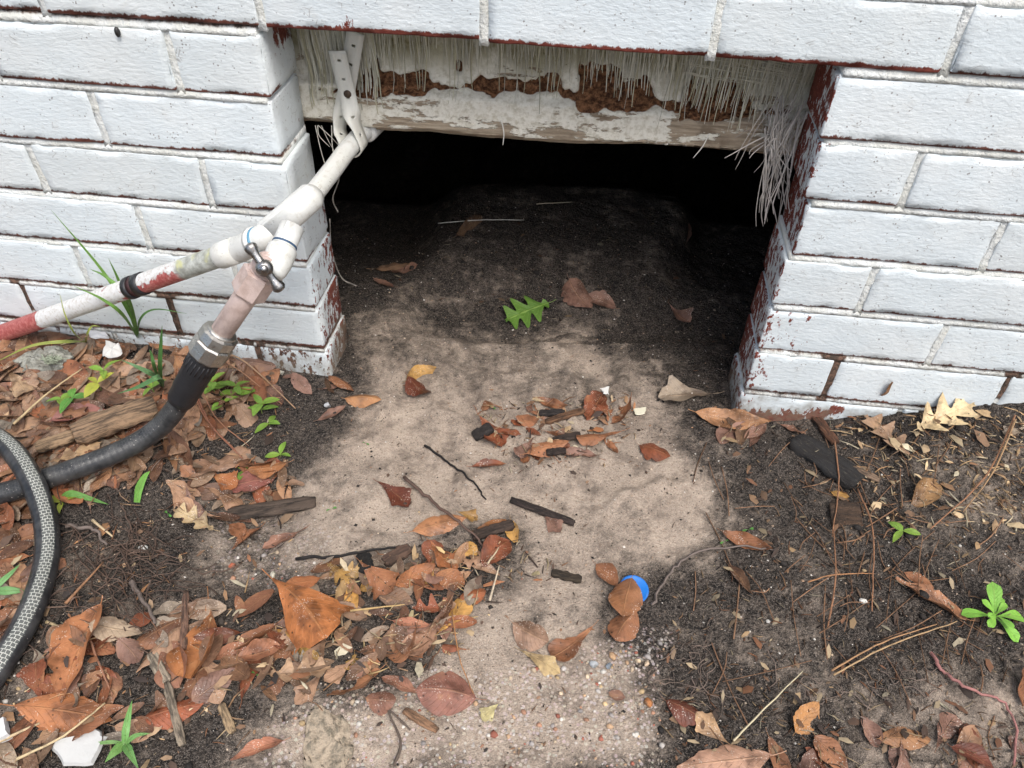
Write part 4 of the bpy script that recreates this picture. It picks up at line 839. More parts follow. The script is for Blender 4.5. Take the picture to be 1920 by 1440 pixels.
LEAVES = [  # stalk px, tip px, width/length, shape, colour, curl, tilt, label
 (1062, 532, 1104, 588, .7, 'ovate', PK, .3, .1, 'broad dull brown leaf inside the opening, left of a touching pair'),
 (1156, 578, 1096, 556, .6, 'ell', PK, -.3, -.2, 'rounded dull brown leaf inside the opening, right of a touching pair'),
 (1254, 578, 1292, 610, .8, 'kite', PK, .7, .2, 'crumpled brown leaf on dark soil inside near the right pier'),
 (856, 450, 903, 410, .4, 'ell', (.20, .12, .07), .3, .9, 'dim brown leaf standing on edge deep inside the opening'),
 (700, 508, 772, 500, .3, 'lan', (.24, .14, .08), -.3, .1, 'long dim tan leaf flat inside behind the left pier'),
 (758, 716, 816, 690, .5, 'lan', OC, .7, .7, 'ochre leaf tipped up on top of a dark curled leaf'),
 (764, 718, 802, 752, .8, 'ell', DR, 1.1, -.3, 'dark red curled leaf on the sand below an ochre leaf'),
 (616, 708, 664, 738, .6, 'ell', OR, -.7, -.5, 'arched tan orange leaf against the foot of the left pier'),
 (648, 752, 716, 752, .5, 'ovate', (.40, .19, .08), -.3, .1, 'orange tan leaf flat beside the left pier foot'),
 (598, 792, 652, 762, .3, 'lan', PK, .3, .2, 'narrow pinkish leaf beside the small grey stone'),
 (1190, 748, 1150, 800, .7, 'kite', OR, .7, .5, 'upright orange brown leaf at the right end of the pile before the opening'),
 (1130, 740, 1098, 790, .6, 'ovate', RB, .3, -.3, 'red brown leaf leaning in the pile left of the upright one'),
 (900, 786, 944, 842, .8, 'kite', RB, .7, -.2, 'glossy red brown leaf beside the black bark chunk'),
 (965, 792, 1010, 796, .6, 'ell', OR, 1.1, .3, 'rolled shiny orange leaf atop the pile before the opening'),
 (998, 826, 976, 868, .6, 'obo', PK, .3, .2, 'pale brown leaf hanging off the front of the pile'),
 (984, 862, 1066, 834, .4, 'lan', (.40, .18, .09), .3, .1, 'pointed tan leaf along the front of the pile'),
 (1166, 820, 1080, 832, .4, 'obo', OR, .3, .2, 'long bright orange leaf at the right of the pile'),
 (1048, 852, 1124, 856, .3, 'lan', PK, .3, 0, 'thin pinkish leaf on the sand in front of the pile'),
 (1004, 750, 1066, 766, .3, 'lan', OR, .7, .5, 'small orange leaf standing at the back of the pile'),
 (884, 876, 950, 872, .3, 'lan', RB, .3, 0, 'thin red brown leaf sliver left of the pile front'),
 (1196, 840, 1256, 862, .8, 'ell', RB, -.7, -.1, 'domed oval red brown leaf alone on the sand'),
 (1300, 780, 1444, 808, .3, 'lan', (.42, .22, .11), .7, .5, 'large curled tan orange leaf by the right pier foot'),
 (1336, 742, 1232, 746, .7, 'kite', GT, .3, 0, 'large greyish washed out leaf in front of the right pier'),
 (1556, 924, 1592, 934, .6, 'ell', OC, -.3, 0, 'small yellow tan oval leaf below the black board'),
 (1708, 948, 1757, 898, .5, 'ell', (.28, .16, .07), -.7, .3, 'oval brown leaf among the chips on the right'),
 (1352, 1002, 1452, 1034, .3, 'lan', OR, .7, .5, 'narrow orange leaf at the edge of the dark soil'),
 (1808, 1168, 1676, 1088, .3, 'lan', (.42, .20, .10), .3, .2, 'long pointed tan leaf beside the green rosette weed'),
 (1694, 1074, 1752, 1104, .4, 'lan', OR, .3, .6, 'small orange leaf crossing behind the long pointed one'),
 (1366, 1060, 1410, 1116, .3, 'lan', (.13, .07, .04), .3, .1, 'dark brown strip of leaf on the dark soil'),
 (1246, 1318, 1318, 1356, .7, 'ell', DR, -.7, -.2, 'glossy dark maroon leaf at the lower edge of the dark soil'),
 (1364, 1400, 1300, 1344, .7, 'kite', (.52, .32, .17), .3, -.1, 'pale tan leaf resting against the glossy maroon one'),
 (1446, 1424, 1268, 1446, .4, 'lan', (.46, .27, .18), -.3, .1, 'long pinkish tan leaf at the bottom edge'),
 (1488, 1376, 1532, 1318, .6, 'ovate', (.46, .22, .08), .7, .4, 'orange and cream curled leaf near the bottom right'),
 (1612, 1344, 1644, 1404, .6, 'ell', PK, .3, .1, 'pinkish leaf left of the flat brown oval'),
 (1640, 1390, 1744, 1386, .4, 'ell', (.30, .15, .07), -.3, .1, 'flat brown oval leaf on the sand at bottom right'),
 (1776, 1406, 1860, 1448, .5, 'ell', DR, -.7, -.1, 'glossy dark brown leaf at the bottom right corner'),
 (1912, 1330, 1926, 1252, .6, 'ell', OR, .3, .3, 'orange leaf cut by the right edge'),
 (1188, 1152, 1148, 1208, .7, 'ell', OR, -.3, .1, 'smooth oval orange leaf just below the blue disc'),
 (1118, 1060, 1158, 1100, .6, 'ell', OR, .3, .2, 'small orange leaf up and left of the blue disc'),
 (958, 1176, 1026, 1212, .8, 'ell', (.33, .20, .13), -.3, 0, 'half buried round brown leaf on the lower sand'),
 (1112, 1182, 1036, 1238, .5, 'obo', OR, .3, .1, 'brown leaf with a long stalk on the lower sand'),
 (976, 1220, 1052, 1264, .5, 'kite', (.55, .40, .20), .3, .1, 'pale yellow crumpled leaf on the lower sand'),
 (934, 1320, 902, 1352, .8, 'kite', (.68, .58, .28), .3, .0, 'small pale yellow leaf scrap on the gravelly sand'),
 (1140, 1302, 1172, 1312, .6, 'ell', PK, .7, .3, 'tiny curled leaf among pebbles on the lower sand'),
 (712, 902, 772, 950, .6, 'kite', DR, .7, .2, 'dark red curled leaf under the end of the long twig'),
 (772, 1000, 876, 976, .4, 'lan', (.44, .20, .09), .3, .2, 'pointed tan orange leaf crossed by the long twig'),
 (858, 964, 898, 974, .7, 'kite', OC, .7, .3, 'small golden leaf beside the long twig'),
 (890, 1000, 962, 984, .4, 'ell', (.30, .13, .05), .3, .5, 'brown leaf behind the dark bark strip in the pile'),
 (1018, 964, 1052, 1002, .6, 'kite', PK, .3, .3, 'small brown triangular leaf beside the black stick'),
 (956, 982, 968, 1022, .5, 'ell', OC, .3, .3, 'small ochre leaf at the right end of the pile'),
 (900, 1066, 954, 1012, .6, 'ell', RB, -.7, .2, 'shiny red brown leaf at the end of the long twig'),
 (532, 1104, 634, 1222, .8, 'kite', (.45, .165, .055), -.3, .1, 'large bright orange three cornered leaf on top of the litter'),
 (602, 1092, 538, 1108, .7, 'ell', (.40, .15, .06), .3, .2, 'rounded orange leaf behind the large three cornered one'),
 (404, 1132, 376, 1282, .5, 'obo', (.36, .14, .05), .3, .2, 'long paddle shaped orange brown leaf with a dark hole'),
 (532, 1184, 432, 1230, .4, 'ell', OR, .7, .6, 'curled brown leaf right of the paddle shaped one'),
 (446, 1240, 532, 1222, .5, 'ell', (.34, .15, .08), .3, .1, 'flat reddish leaf under the curled brown one'),
 (186, 1142, 112, 1328, .4, 'ovate', (.40, .17, .075), .3, .1, 'very long pointed orange leaf beside the hose loop'),
 (36, 1326, 222, 1352, .4, 'lan', (.38, .15, .06), .3, .1, 'long orange leaf lying crossways at lower left'),
 (96, 1392, 240, 1330, .5, 'lan', (.28, .12, .06), -.3, -.2, 'dark orange brown leaf lowest at the left'),
 (308, 1186, 350, 1290, .5, 'obo', (.34, .17, .11), .3, .2, 'pinkish brown leaf left of the paddle shaped one'),
 (228, 1206, 268, 1248, .7, 'ell', PK, .3, .0, 'round dull pink leaf right of the very long leaf'),
 (718, 1268, 616, 1318, .5, 'ell', (.38, .17, .08), .7, .7, 'arched brown leaf left of the big round dusty leaf'),
 (686, 1318, 744, 1322, .8, 'ell', (.24, .11, .07), -.3, 0, 'small round dark leaf below the arched brown one'),
 (894, 1310, 782, 1292, .8, 'ell', (.27, .12, .085), -.3, .05, 'big round dusty maroon leaf on the lower sand'),
 (784, 1302, 716, 1272, .4, 'ell', (.34, .16, .10), .3, .3, 'narrow leaf touching the big round dusty one'),
 (842, 1148, 764, 1240, .4, 'obo', (.33, .18, .11), .3, .2, 'long dull brown leaf pointing down the edge of the pile'),
 (736, 1172, 810, 1182, .3, 'lan', (.40, .17, .10), .3, .1, 'small pointed pinkish leaf on top of the pile'),
 (790, 1180, 744, 1254, .4, 'obo', OR, .7, .4, 'twisted orange brown leaf in the pile'),
 (680, 1062, 744, 1122, .7, 'kite', (.36, .15, .07), .3, .3, 'dusty orange leaf at the upper left of the pile'),
 (800, 1018, 856, 1076, .6, 'kite', (.38, .14, .055), .3, -.3, 'orange leaf propped up at the top of the pile'),
 (818, 1084, 874, 1100, .7, 'ell', (.30, .12, .05), .7, .3, 'brown leaf below the propped orange one'),
 (736, 1108, 816, 1068, .4, 'ell', (.34, .13, .05), 1.1, .6, 'rolled orange brown leaf across the top of the pile'),
 (862, 1128, 912, 1116, .6, 'ell', (.30, .10, .04), -.7, .2, 'domed brown leaf at the right tip of the pile'),
 (634, 1144, 660, 1092, .5, 'ell', (.42, .27, .12), .3, .1, 'tan upright leaf beside the big three cornered one'),
 (508, 1272, 622, 1262, .5, 'oak', (.46, .29, .17), .3, .1, 'tan lobed leaf below the big three cornered one'),
 (534, 1388, 432, 1424, .3, 'lan', (.44, .18, .10), .3, .1, 'pinkish pointed leaf at the bottom edge near the flat stone'),
 (402, 996, 326, 966, .6, 'oak', (.55, .41, .23), -.3, .0, 'pale tan lobed oak leaf below the brown wood strip'),
 (640, 1074, 696, 1078, .7, 'oak', (.45, .29, .12), .3, .1, 'yellowish small lobed leaf at the left of the pile'),
 (490, 990, 434, 1036, .3, 'lan', OR, .3, .4, 'narrow curved orange leaf below the wood strip'),
 (432, 984, 462, 1008, .6, 'ell', OR, .3, .1, 'small orange oval leaf right of the oak leaf'),
 (576, 994, 492, 1032, .4, 'kite', (.28, .14, .09), .3, .1, 'dull brown pointed leaf right of the narrow orange one'),
 (420, 922, 516, 900, .5, 'ell', (.24, .09, .07), -.3, .1, 'maroon oval leaf near the seedling below the hose'),
 (540, 876, 470, 900, .7, 'ell', (.36, .15, .06), .3, .2, 'shiny orange leaf beside the lowest seedling'),
 (396, 886, 448, 924, .8, 'kite', (.34, .13, .05), .3, .1, 'dark orange three cornered leaf below the seedlings'),
 (360, 910, 470, 846, .3, 'obo', (.28, .17, .11), .3, .3, 'long grey brown leaf beside the root hollow'),
 (254, 900, 258, 834, .6, 'ell', (.28, .18, .11), .7, .6, 'brown leaf standing beside the green blade'),
 (44, 1190, 68, 1146, .5, 'ell', OC, .3, .1, 'ochre leaf tucked under the hose loop'),
 (76, 1092, 124, 1052, .7, 'ell', OR, .7, .9, 'orange leaf leaning on the hose'),
 (20, 700, 60, 752, .4, 'obo', (.44, .30, .18), .3, .1, 'pale tan leaf at the far left of the heap'),
 (44, 640, 58, 618, .8, 'ell', OR, .3, .6, 'bright orange leaf under the buried end of the pipe'),
 (152, 690, 196, 672, .5, 'ell', (.36, .15, .07), .3, .2, 'rounded orange brown leaf right of the mossy stone'),
 (96, 806, 206, 772, .4, 'lan', (.27, .11, .09), .3, .1, 'long maroon leaf along the top of the fibrous log'),
 (52, 842, 90, 836, .7, 'ell', (.36, .17, .09), .3, .1, 'small rounded orange leaf above the netted hose'),
 (110, 880, 200, 842, .5, 'oak', (.50, .33, .18), .3, .1, 'pale lobed leaf lying along the black hose'),
 (278, 648, 356, 642, .5, 'ovate', (.34, .17, .09), .3, .2, 'brown leaf at the wall foot under the pipe'),
 (440, 690, 520, 694, .6, 'ovate', (.24, .14, .10), -.3, .1, 'broad dull brown leaf behind the hose socket'),
 (470, 740, 526, 700, .5, 'ell', (.40, .19, .10), .3, .2, 'pinkish tan leaf right of the hose socket'),
 (130, 620, 196, 596, .4, 'ell', (.36, .17, .08), .7, .3, 'curved tan leaf under the middle of the sloping pipe'),
 (1920, 806, 1880, 820, .8, 'kite', GT, .3, .1, 'greyish leaf at the right edge by the long pine needles'),
]
for i, (bx, by, tx, ty, wr, sh, col, cu, ti, lb) in enumerate(LEAVES):
    o = place('dead_leaf', get_leaf(sh, wr, cu, i % 3), G(bx, by), G(tx, ty), ti, .002, jit(col, .06)); tag(o, lb, 'leaf', 'dead leaves lying on the ground')
# special leaves
o = place('oak_leaf', get_leaf('oak', .8, .3, 5), G(1026, 574), G(946, 606), -.40, .008, (.105, .205, .03)); o.data = o.data.copy(); o.data.materials[0] = MB_GREEN; tag(o, 'bright green lobed oak leaf lying on dark soil inside the opening', 'leaf')
b0 = G(1652, 764, .004); o = place('dead_leaf', get_leaf('ell', .3, .3, 1), b0, W(1674, 722, -.010), 1.2, 0, (.28, .14, .06), rest=False); tag(o, 'brown leaf standing upright against the right brick pier', 'leaf', 'dead leaves lying on the ground')
o = place('oak_leaf', get_leaf('oak', .6, 1.1, 4), G(1704, 818, .01), G(1818, 764, .004), .3, .006, (.80, .62, .36)); tag(o, 'cream curled lobed leaf bright against soil below the right wall', 'leaf', 'lobed oak leaves')
o = place('oak_leaf', get_leaf('oak', .7, .3, 3), G(1700, 858), G(1618, 788), .1, .004, (.33, .21, .13)); tag(o, 'dull brown lobed leaf tucked under the cream one', 'leaf', 'lobed oak leaves')

# ------------------------------------------------------------------ twigs, straws, pine needles
def stick(name, pts, r, col, label, cat, group=None, lift=.002, taper=.55, mat=None, wob=.0012):
    P = [G(p[0], p[1]) for p in pts]; A = []
    for i, p in enumerate(P): p[2] += lift+HB.get(cell(*p[:2]), 0)+(pts[i][2] if len(pts[i]) > 2 else 0); A.append(p)
    S = spline(A, 7) if len(A) > 2 else [A[0]+(A[1]-A[0])*k/6 for k in range(7)]
    rs = random.Random(len(pts)*7+int(pts[0][0])); wob = wob*(.15 if 'needle' in name or name == 'straw' else .8); S = [p+np.array([rs.gauss(0, wob), rs.gauss(0, wob), abs(rs.gauss(0, wob*.5))]) for p in S]
    S = [np.array([p[0], p[1], max(p[2], gz(p[0], p[1])+r*.7)]) for p in S]; rr = [r*(1-(1-taper)*k/(len(S)-1))*rs.uniform(.9, 1.1) for k in range(len(S))]; c = S[0]
    o = MB().tube(S, rr, 6).build(name, mat or MT_TWIG, None, True, c); o.location = c; o.color = (*col, 1); return tag(o, label, cat, group)
TB, BK, ST, PN, GY, RS = (.13, .08, .06), (.012, .010, .010), (.55, .42, .24), (.34, .17, .09), (.17, .135, .115), (.38, .17, .15)
STK = [('twig', [(758, 902, .006), (810, 948, .006), (860, 992, .008), (908, 1030, .004)], .0022, TB, 'long purplish brown twig slanting across the sand into the leaf pile', 'twig'),
 ('twig', [(798, 838), (845, 874), (885, 904), (912, 940)], .0017, BK, 'thin black twig on the sand before the opening', 'twig'),
 ('twig', [(556, 1050), (640, 1044), (700, 1034), (766, 1028)], .0020, BK, 'wet black twig running left from the leaf pile', 'twig'),
 ('straw', [(36, 814, .010), (100, 756, .012), (160, 704, .010)], .0016, ST, 'pale straw lying across the leaf heap at left', 'straw'),
 ('straw', [(1372, 1396, .003), (1430, 1336, .006), (1502, 1264, .004)], .0010, (.60, .52, .34), 'long pale straw slanting at the bottom right', 'straw'),
 ('pine_needle', [(1562, 830, .004), (1566, 920, .008), (1558, 1010, .002)], .0011, PN, 'upright reddish pine needle below the black board', 'pine needle'),
 ('pine_needle', [(1606, 922, .003), (1630, 1010, .010), (1632, 1150, .002)], .0011, PN, 'long pine needle running down through the dark soil', 'pine needle'),
 ('pine_needle', [(1550, 1180, .002), (1562, 1090, .006), (1560, 1000, .004)], .0010, PN, 'pine needle crossing the middle of the dark soil', 'pine needle'),
 ('pine_needle', [(1512, 1096, .003), (1560, 1086, .006), (1636, 1080, .003)], .0009, (.40, .20, .09), 'short level orange pine needle on the dark soil', 'pine needle'),
 ('pine_needle', [(1898, 788, .006), (1840, 905, .008), (1742, 996, .002)], .0014, PN, 'left one of the long needles at the right edge', 'pine needle'),
 ('pine_needle', [(1896, 800, .010), (1852, 900, .012), (1800, 968, .006)], .0012, (.40, .25, .13), 'right one of the long needles at the right edge', 'pine needle'),
 ('pine_needle', [(1556, 1262, .003), (1650, 1212, .006), (1752, 1176, .004)], .0010, (.42, .24, .12), 'upper of two parallel needles below the rosette weed', 'pine needle'),
 ('pine_needle', [(1560, 1270, .003), (1660, 1218, .005), (1790, 1172, .002)], .0010, (.45, .30, .16), 'lower of two parallel needles below the rosette weed', 'pine needle'),
 ('stem', [(1744, 1228, .002), (1768, 1268, .004), (1812, 1300, .006), (1888, 1334, .003), (1900, 1440, .002)], .0018, RS, 'pinkish red bent stem at the lower right', 'stem'),
 ('root', [(1222, 1136), (1250, 1084, .002), (1300, 1044, .003), (1380, 1030, .003), (1460, 1034)], .0017, GY, 'grey root arching along the upper edge of the dark soil', 'root'),
 ('root', [(130, 992, .004), (180, 1004, .008), (205, 1030, .006)], .0026, GY, 'grey root end above the root tangle', 'root'),
 ('root', [(248, 1096, .004), (270, 1130, .006), (298, 1176, .002)], .0030, GY, 'thick grey root below the root tangle', 'root'),
 ('pine_needle', [(420, 674, .012), (470, 704, .014), (556, 772, .004)], .0013, (.42, .27, .16), 'tan needle running right from the hose nut', 'pine needle'),
 ('pine_needle', [(416, 690, .010), (460, 722, .012), (530, 764, .004)], .0011, (.36, .19, .11), 'second tan needle running right from the hose nut', 'pine needle'),
 ('pine_needle', [(366, 745, .010), (392, 800, .008), (446, 858, .004)], .0012, (.32, .14, .08), 'left of three reddish needles below the hose socket', 'pine needle'),
 ('pine_needle', [(372, 752, .010), (402, 812, .008), (460, 876, .004)], .0012, (.30, .13, .08), 'middle of three reddish needles below the hose socket', 'pine needle'),
 ('pine_needle', [(384, 748, .012), (412, 800, .008), (470, 848, .004)], .0010, (.34, .17, .10), 'right of three reddish needles below the hose socket', 'pine needle'),
 ('straw', [(178, 1215, .004), (196, 1262, .006), (216, 1310, .003)], .0012, (.36, .18, .11), 'brown needle beside the very long orange leaf', 'straw'),
 ('straw', [(92, 1172, .004), (150, 1196, .004)], .0018, ST, 'short pale straw pointing out from under the hose', 'straw'),
 ('straw', [(178, 984, .006), (215, 1012, .004)], .0018, (.60, .47, .29), 'short pale straw above the root tangle', 'straw'),
 ('straw', [(130, 1142, .008), (198, 1062, .006)], .0016, (.32, .17, .09), 'brown straight twig beside the hose loop', 'twig'),
 ('straw', [(40, 1432, .004), (130, 1392, .006), (205, 1330, .004)], .0014, (.58, .45, .26), 'bent pale straw over the white foam scrap', 'straw'),
 ('straw', [(-10, 1402, .004), (80, 1362, .004)], .0019, (.52, .40, .24), 'thick straw at the lower left corner', 'straw'),
 ('straw', [(740, 1440, .003), (752, 1395, .003), (730, 1340, .003), (770, 1372, .002)], .0016, (.12, .09, .07), 'dark bent twig at the bottom beside the flat stone', 'twig'),
 ('straw', [(848, 1156, .003), (862, 1240, .004), (888, 1308, .003)], .0008, (.45, .22, .09), 'thin orange needle above the big round dusty leaf', 'straw'),
 ('straw', [(822, 432, .012), (900, 430, .016), (982, 424, .010)], .0010, (.70, .68, .60), 'pale straw floating level deep inside the opening', 'straw'),
 ('straw', [(1005, 394, .01), (1072, 392, .012)], .0012, (.42, .36, .26), 'faint straw far back in the dark opening', 'straw'),
 ('straw', [(915, 1070, .008), (935, 1040, .008)], .0012, (.55, .45, .30), 'short straw sticking out of the pile near the shiny leaf', 'straw'),
 ('straw', [(660, 1160, .010), (760, 1145, .010)], .0012, (.50, .34, .15), 'golden straw across the leaf pile', 'straw'),
 ('straw', [(918, 1132, .004), (936, 1070, .006)], .0013, (.60, .50, .36), 'white straw beside the domed leaf at the pile tip', 'straw')]
for s_ in STK: stick(*s_)
# a scatter of fallen pine needles over the dark soil
NEED = MB(); rq = random.Random(31)
for i in range(100):
    px, py = (rq.gauss(1650, 120), rq.gauss(1030, 110)) if i < 75 else (rq.uniform(1300, 1930), rq.uniform(800, 1430)); p = G(px, py); a = rq.choice((1.5, 1.7, 1.3, .7, .35, 2.3))+rq.gauss(0, .25); L = rq.uniform(.02, .09); d = np.array([math.cos(a), math.sin(a), 0]); pts = []
    for t in (-.5, 0, .5): q = p+d*L*t+np.array([rq.gauss(0, .002), rq.gauss(0, .002), 0]); q[1] = min(q[1], -.006); q[2] = gz(q[0], q[1])+rq.uniform(.0005, .006); pts.append(q)
    g = rq.uniform(.5, 1.1); NEED.tube(spline(pts, 3), rq.uniform(.0004, .0008), 4, col=(.33*g, .185*g, .105*g))
o = NEED.build('fallen_needles', MT_DEBRIS); o['kind'] = 'stuff'; tag(o, 'thin scatter of brown pine needles over the dark soil at right', 'pine needles')
# root hairs hanging at the dark opening's left edge
for i, pts in enumerate([[(618, 410, .02), (622, 470, .03), (640, 520, .04), (668, 536, .03)], [(634, 250, .06), (636, 330, .065), (624, 372, .06), (634, 398, .055)]]):
    P = [W(p[0], p[1], .085+p[2]) for p in pts]; o = MB().tube(spline(P, 6), .0011, 5).build('root', MT_TWIG, None, True, P[0]); o.location = P[0]; o.color = (.26, .24, .21, 1)
    tag(o, ['thin grey root dangling along the left pier inside the opening', 'looped pale root hanging under the strap'][i], 'root')

# ------------------------------------------------------------------ stones, bark, scraps
def lump(name, px, py, lx, ly, lz, rot, col, label, cat, mat, seed, sink=.3, rough=.35, org=None, flat=0, group=None, nu=14, nv=9, cut=True):
    V = []; F = []; r = random.Random(seed)
    for i in range(nv+1):
        th = math.pi*i/nv
        for k in range(nu):
            ph = 2*math.pi*k/nu; d = np.array([math.sin(th)*math.cos(ph), math.sin(th)*math.sin(ph), math.cos(th)])
            q = np.sign(d)*np.abs(d)**(1-flat*.5); f_ = 1+rough*(MN(d[0]*1.7+seed, d[1]*1.7, d[2]*1.7)-.5)*2
            V.append(q*f_*np.array([lx, ly, lz])/2)
    if cut:
        A = np.array(V); hsz = np.array([lx, ly, lz])/2
        for q in range(16):
            nrm = np.array([r.gauss(0, 1), r.gauss(0, 1), r.gauss(0, .9)]); nrm /= np.linalg.norm(nrm); dd = (A/hsz)@nrm; lim = r.uniform(.55, .85); A = A-np.outer(np.clip(dd-lim, 0, None), nrm)*hsz
        V = A+np.array([[MN(v[0]*180+seed, v[1]*180, v[2]*180)-.5]*3 for v in A])*.0035*min(1, lx/.05)
    for i in range(nv):
        for k in range(nu): F.append((i*nu+k, i*nu+(k+1) % nu, (i+1)*nu+(k+1) % nu, (i+1)*nu+k))
    o = obj(name, mesh(name, V, F, mat, True)); p = G(px, py); o.location = (p[0], p[1], p[2]+lz*(.5-sink)+HB.get(cell(p[0], p[1]), 0)*.6); o.rotation_euler = (r.uniform(-.15, .15), r.uniform(-.15, .15), rot); o.color = (*col, 1)
    return tag(o, label, cat, group)
lump('stone', 88, 682, .105, .06, .035, .2, (.36, .36, .31), 'rough grey mossy lump of concrete under the pipe end', 'stone', MT_STONE, 3, .38, .5, nu=44, nv=26)
lump('stone', 620, 1396, .065, .085, .014, .3, (.42, .34, .25), 'flat sand coloured stone at the bottom edge', 'stone', MT_STONE, 5, .45, .5, flat=.5, nu=44, nv=26)
lump('stone', 614, 763, .012, .009, .009, .3, (.55, .56, .58), 'small pale grey stone beside the left pier foot', 'stone', MT_STONE, 6, .2, .4)
lump('stone', 528, 702, .011, .009, .010, .1, (.62, .60, .50), 'tiny cream stone against the foot of the left pier wall', 'stone', MT_STONE, 8, .2, .4)
for i, (px, py, s_, c, lb) in enumerate([(1114, 1247, .009, (.45, .47, .48), 'pale blue grey pebble on the lower sand'), (1140, 1250, .007, (.22, .25, .28), 'dark slate pebble right of the blue grey one'), (1148, 1232, .008, (.50, .32, .18), 'orange tan pebble above the slate one'),
    (1196, 1240, .007, (.62, .48, .32), 'round cream pebble left of a touching pair of three'), (1212, 1246, .007, (.60, .46, .32), 'round cream pebble right of its twin on the sand'), (1214, 1318, .010, (.42, .17, .06), 'flat rust brown pebble at the edge of the dark soil'),
    (1616, 1130, .009, (.78, .75, .68), 'white chip in the middle of the dark soil'), (436, 1062, .009, (.45, .13, .07), 'reddish pebble on the grey sand below the wood strip'), (512, 1079, .009, (.62, .58, .46), 'pale round pebble below the wet black twig'),
    (270, 1030, .011, (.62, .62, .58), 'white crumbly stone by the root tangle'), (1200, 775, .008, (.75, .72, .58), 'cream angular chip behind the domed leaf'), (1840, 752, .008, (.5, .42, .3), 'tan pebble at the foot of the right wall'), (1558, 783, .010, (.42, .30, .2), 'tan pebble beside the red base of the right pier')]):
    lump('pebble', px, py, s_*1.2, s_, s_*.7, i, c, lb, 'pebble', MT_STONE, 20+i, .15, .25, group='pebbles on the ground', nu=9, nv=6)
def bark(px0, py0, px1, py1, w, h, col, label, seed, name='bark', cat='bark', lift=.003, twist=0.0, mat=None, group=None):
    a = G(px0, py0, lift); b_ = G(px1, py1, lift); a[2] += HB.get(cell(*a[:2]), 0); b_[2] += HB.get(cell(*b_[:2]), 0); L = np.linalg.norm(b_-a); r = random.Random(seed); V = []; F = []; n_ = 14; m_ = 10
    for i in range(n_+1):
        t = i/n_; e = min(1, .72+3*min(t, 1-t)*rnd.uniform(.6, 1.2))
        for k in range(m_):
            ph = 2*math.pi*k/m_; cy, cz = math.cos(ph), math.sin(ph); cy = math.copysign(abs(cy)**.6, cy); cz = math.copysign(abs(cz)**.6, cz)
            f_ = 1+.5*(MN(t*5+seed, k*.9, 0)-.5); V.append(((t-.5)*L+.05*L*(MN(k*1.3, seed, 0)-.5)*(1 if t in (0, 1) else .3), cy*w/2*e*f_, cz*h/2*f_))
    for i in range(n_):
        for k in range(m_): F.append((i*m_+k, (i+1)*m_+k, (i+1)*m_+(k+1) % m_, i*m_+(k+1) % m_))
    F.append(tuple(range(m_))); F.append(tuple(n_*m_+k for k in range(m_))[::-1])
    o = obj(name, mesh(name, V, F, mat or MT_WOOD, True)); hx = (b_-a)/L; y_ = np.cross([0, 0, 1.0], hx); y_ /= np.linalg.norm(y_); z_ = np.cross(hx, y_); c = (a+b_)/2
    y2 = y_*math.cos(twist)+z_*math.sin(twist); z2 = np.cross(hx, y2)
    o.matrix_world = Matrix(((hx[0], y2[0], z2[0], c[0]), (hx[1], y2[1], z2[1], c[1]), (hx[2], y2[2], z2[2], c[2]), (0, 0, 0, 1))); o.color = (*col, 1)
    return tag(o, label, cat, group)
bark(150, 838, 300, 782, .042, .014, (.34, .22, .13), 'fibrous rotten brown log in the leaf heap beside the hose', 1, 'rotten_log', 'log', .014)
bark(80, 860, 150, 838, .020, .008, (.36, .24, .14), 'splintered end of rotten wood above the netted hose', 2, 'rotten_wood', 'wood', .012)
bark(428, 968, 592, 944, .021, .005, (.105, .075, .055), 'flat wet brown wood strip on the sand below the seedlings', 3, 'wood_strip', 'wood')
bark(958, 940, 1076, 984, .010, .006, (.045, .03, .025), 'straight black splinter of wood on the sand', 4, 'wood_splinter', 'wood')
bark(1490, 828, 1610, 908, .040, .012, (.022, .021, .021), 'charred black board in the soil below the right pier', 5, 'charred_board', 'board')
bark(1555, 968, 1612, 972, .045, .010, (.085, .05, .03), 'square dark brown bark flake in the dark soil', 6)
bark(888, 822, 922, 808, .018, .008, (.028, .022, .02), 'black bark chunk at the left of the pile before the opening', 7)
bark(1010, 780, 1058, 776, .011, .006, (.035, .028, .026), 'black bark piece at the back of the pile before the opening', 8)
bark(1022, 794, 1094, 776, .010, .006, (.20, .10, .05), 'brown splinter crossing the pile before the opening', 9)
bark(1034, 830, 1088, 818, .011, .006, (.06, .04, .03), 'dark bark strip in the middle of the pile before the opening', 10)
bark(1024, 858, 1060, 852, .010, .006, (.04, .025, .02), 'small dark chip on the sand before the pile', 11)
bark(886, 1010, 962, 990, .014, .008, (.07, .045, .032), 'dark bark strip beside the long twig in the leaf pile', 12)
bark(1525, 782, 1566, 834, .014, .008, (.14, .06, .03), 'reddish bark chip below the red base of the pier', 13)
bark(682, 1044, 690, 1080, .016, .008, (.012, .011, .010), 'black charcoal bit at the upper left of the pile', 14)
bark(720, 1058, 768, 1030, .016, .008, (.13, .075, .05), 'brown bark slip above the pile', 15)
bark(1034, 1076, 1090, 1090, .010, .005, (.05, .035, .02), 'dark bark strip right of the pile', 16)
bark(1598, 880, 1648, 904, .009, .005, (.30, .20, .13), 'pale brown splinter on the charred board', 17)
bark(416, 1324, 438, 1376, .008, .004, (.50, .35, .20), 'tan splinter left of the flat stone', 18)
bark(758, 1334, 820, 1372, .008, .004, (.36, .20, .11), 'tan brown splinter below the big round dusty leaf', 19)
bark(286, 1230, 318, 1290, .011, .006, (.46, .38, .28), 'pale rotted wood shard in the lower left litter', 20); bark(318, 1290, 344, 1400, .008, .005, (.36, .29, .21), 'long grey shard below the pale rotted one', 21)
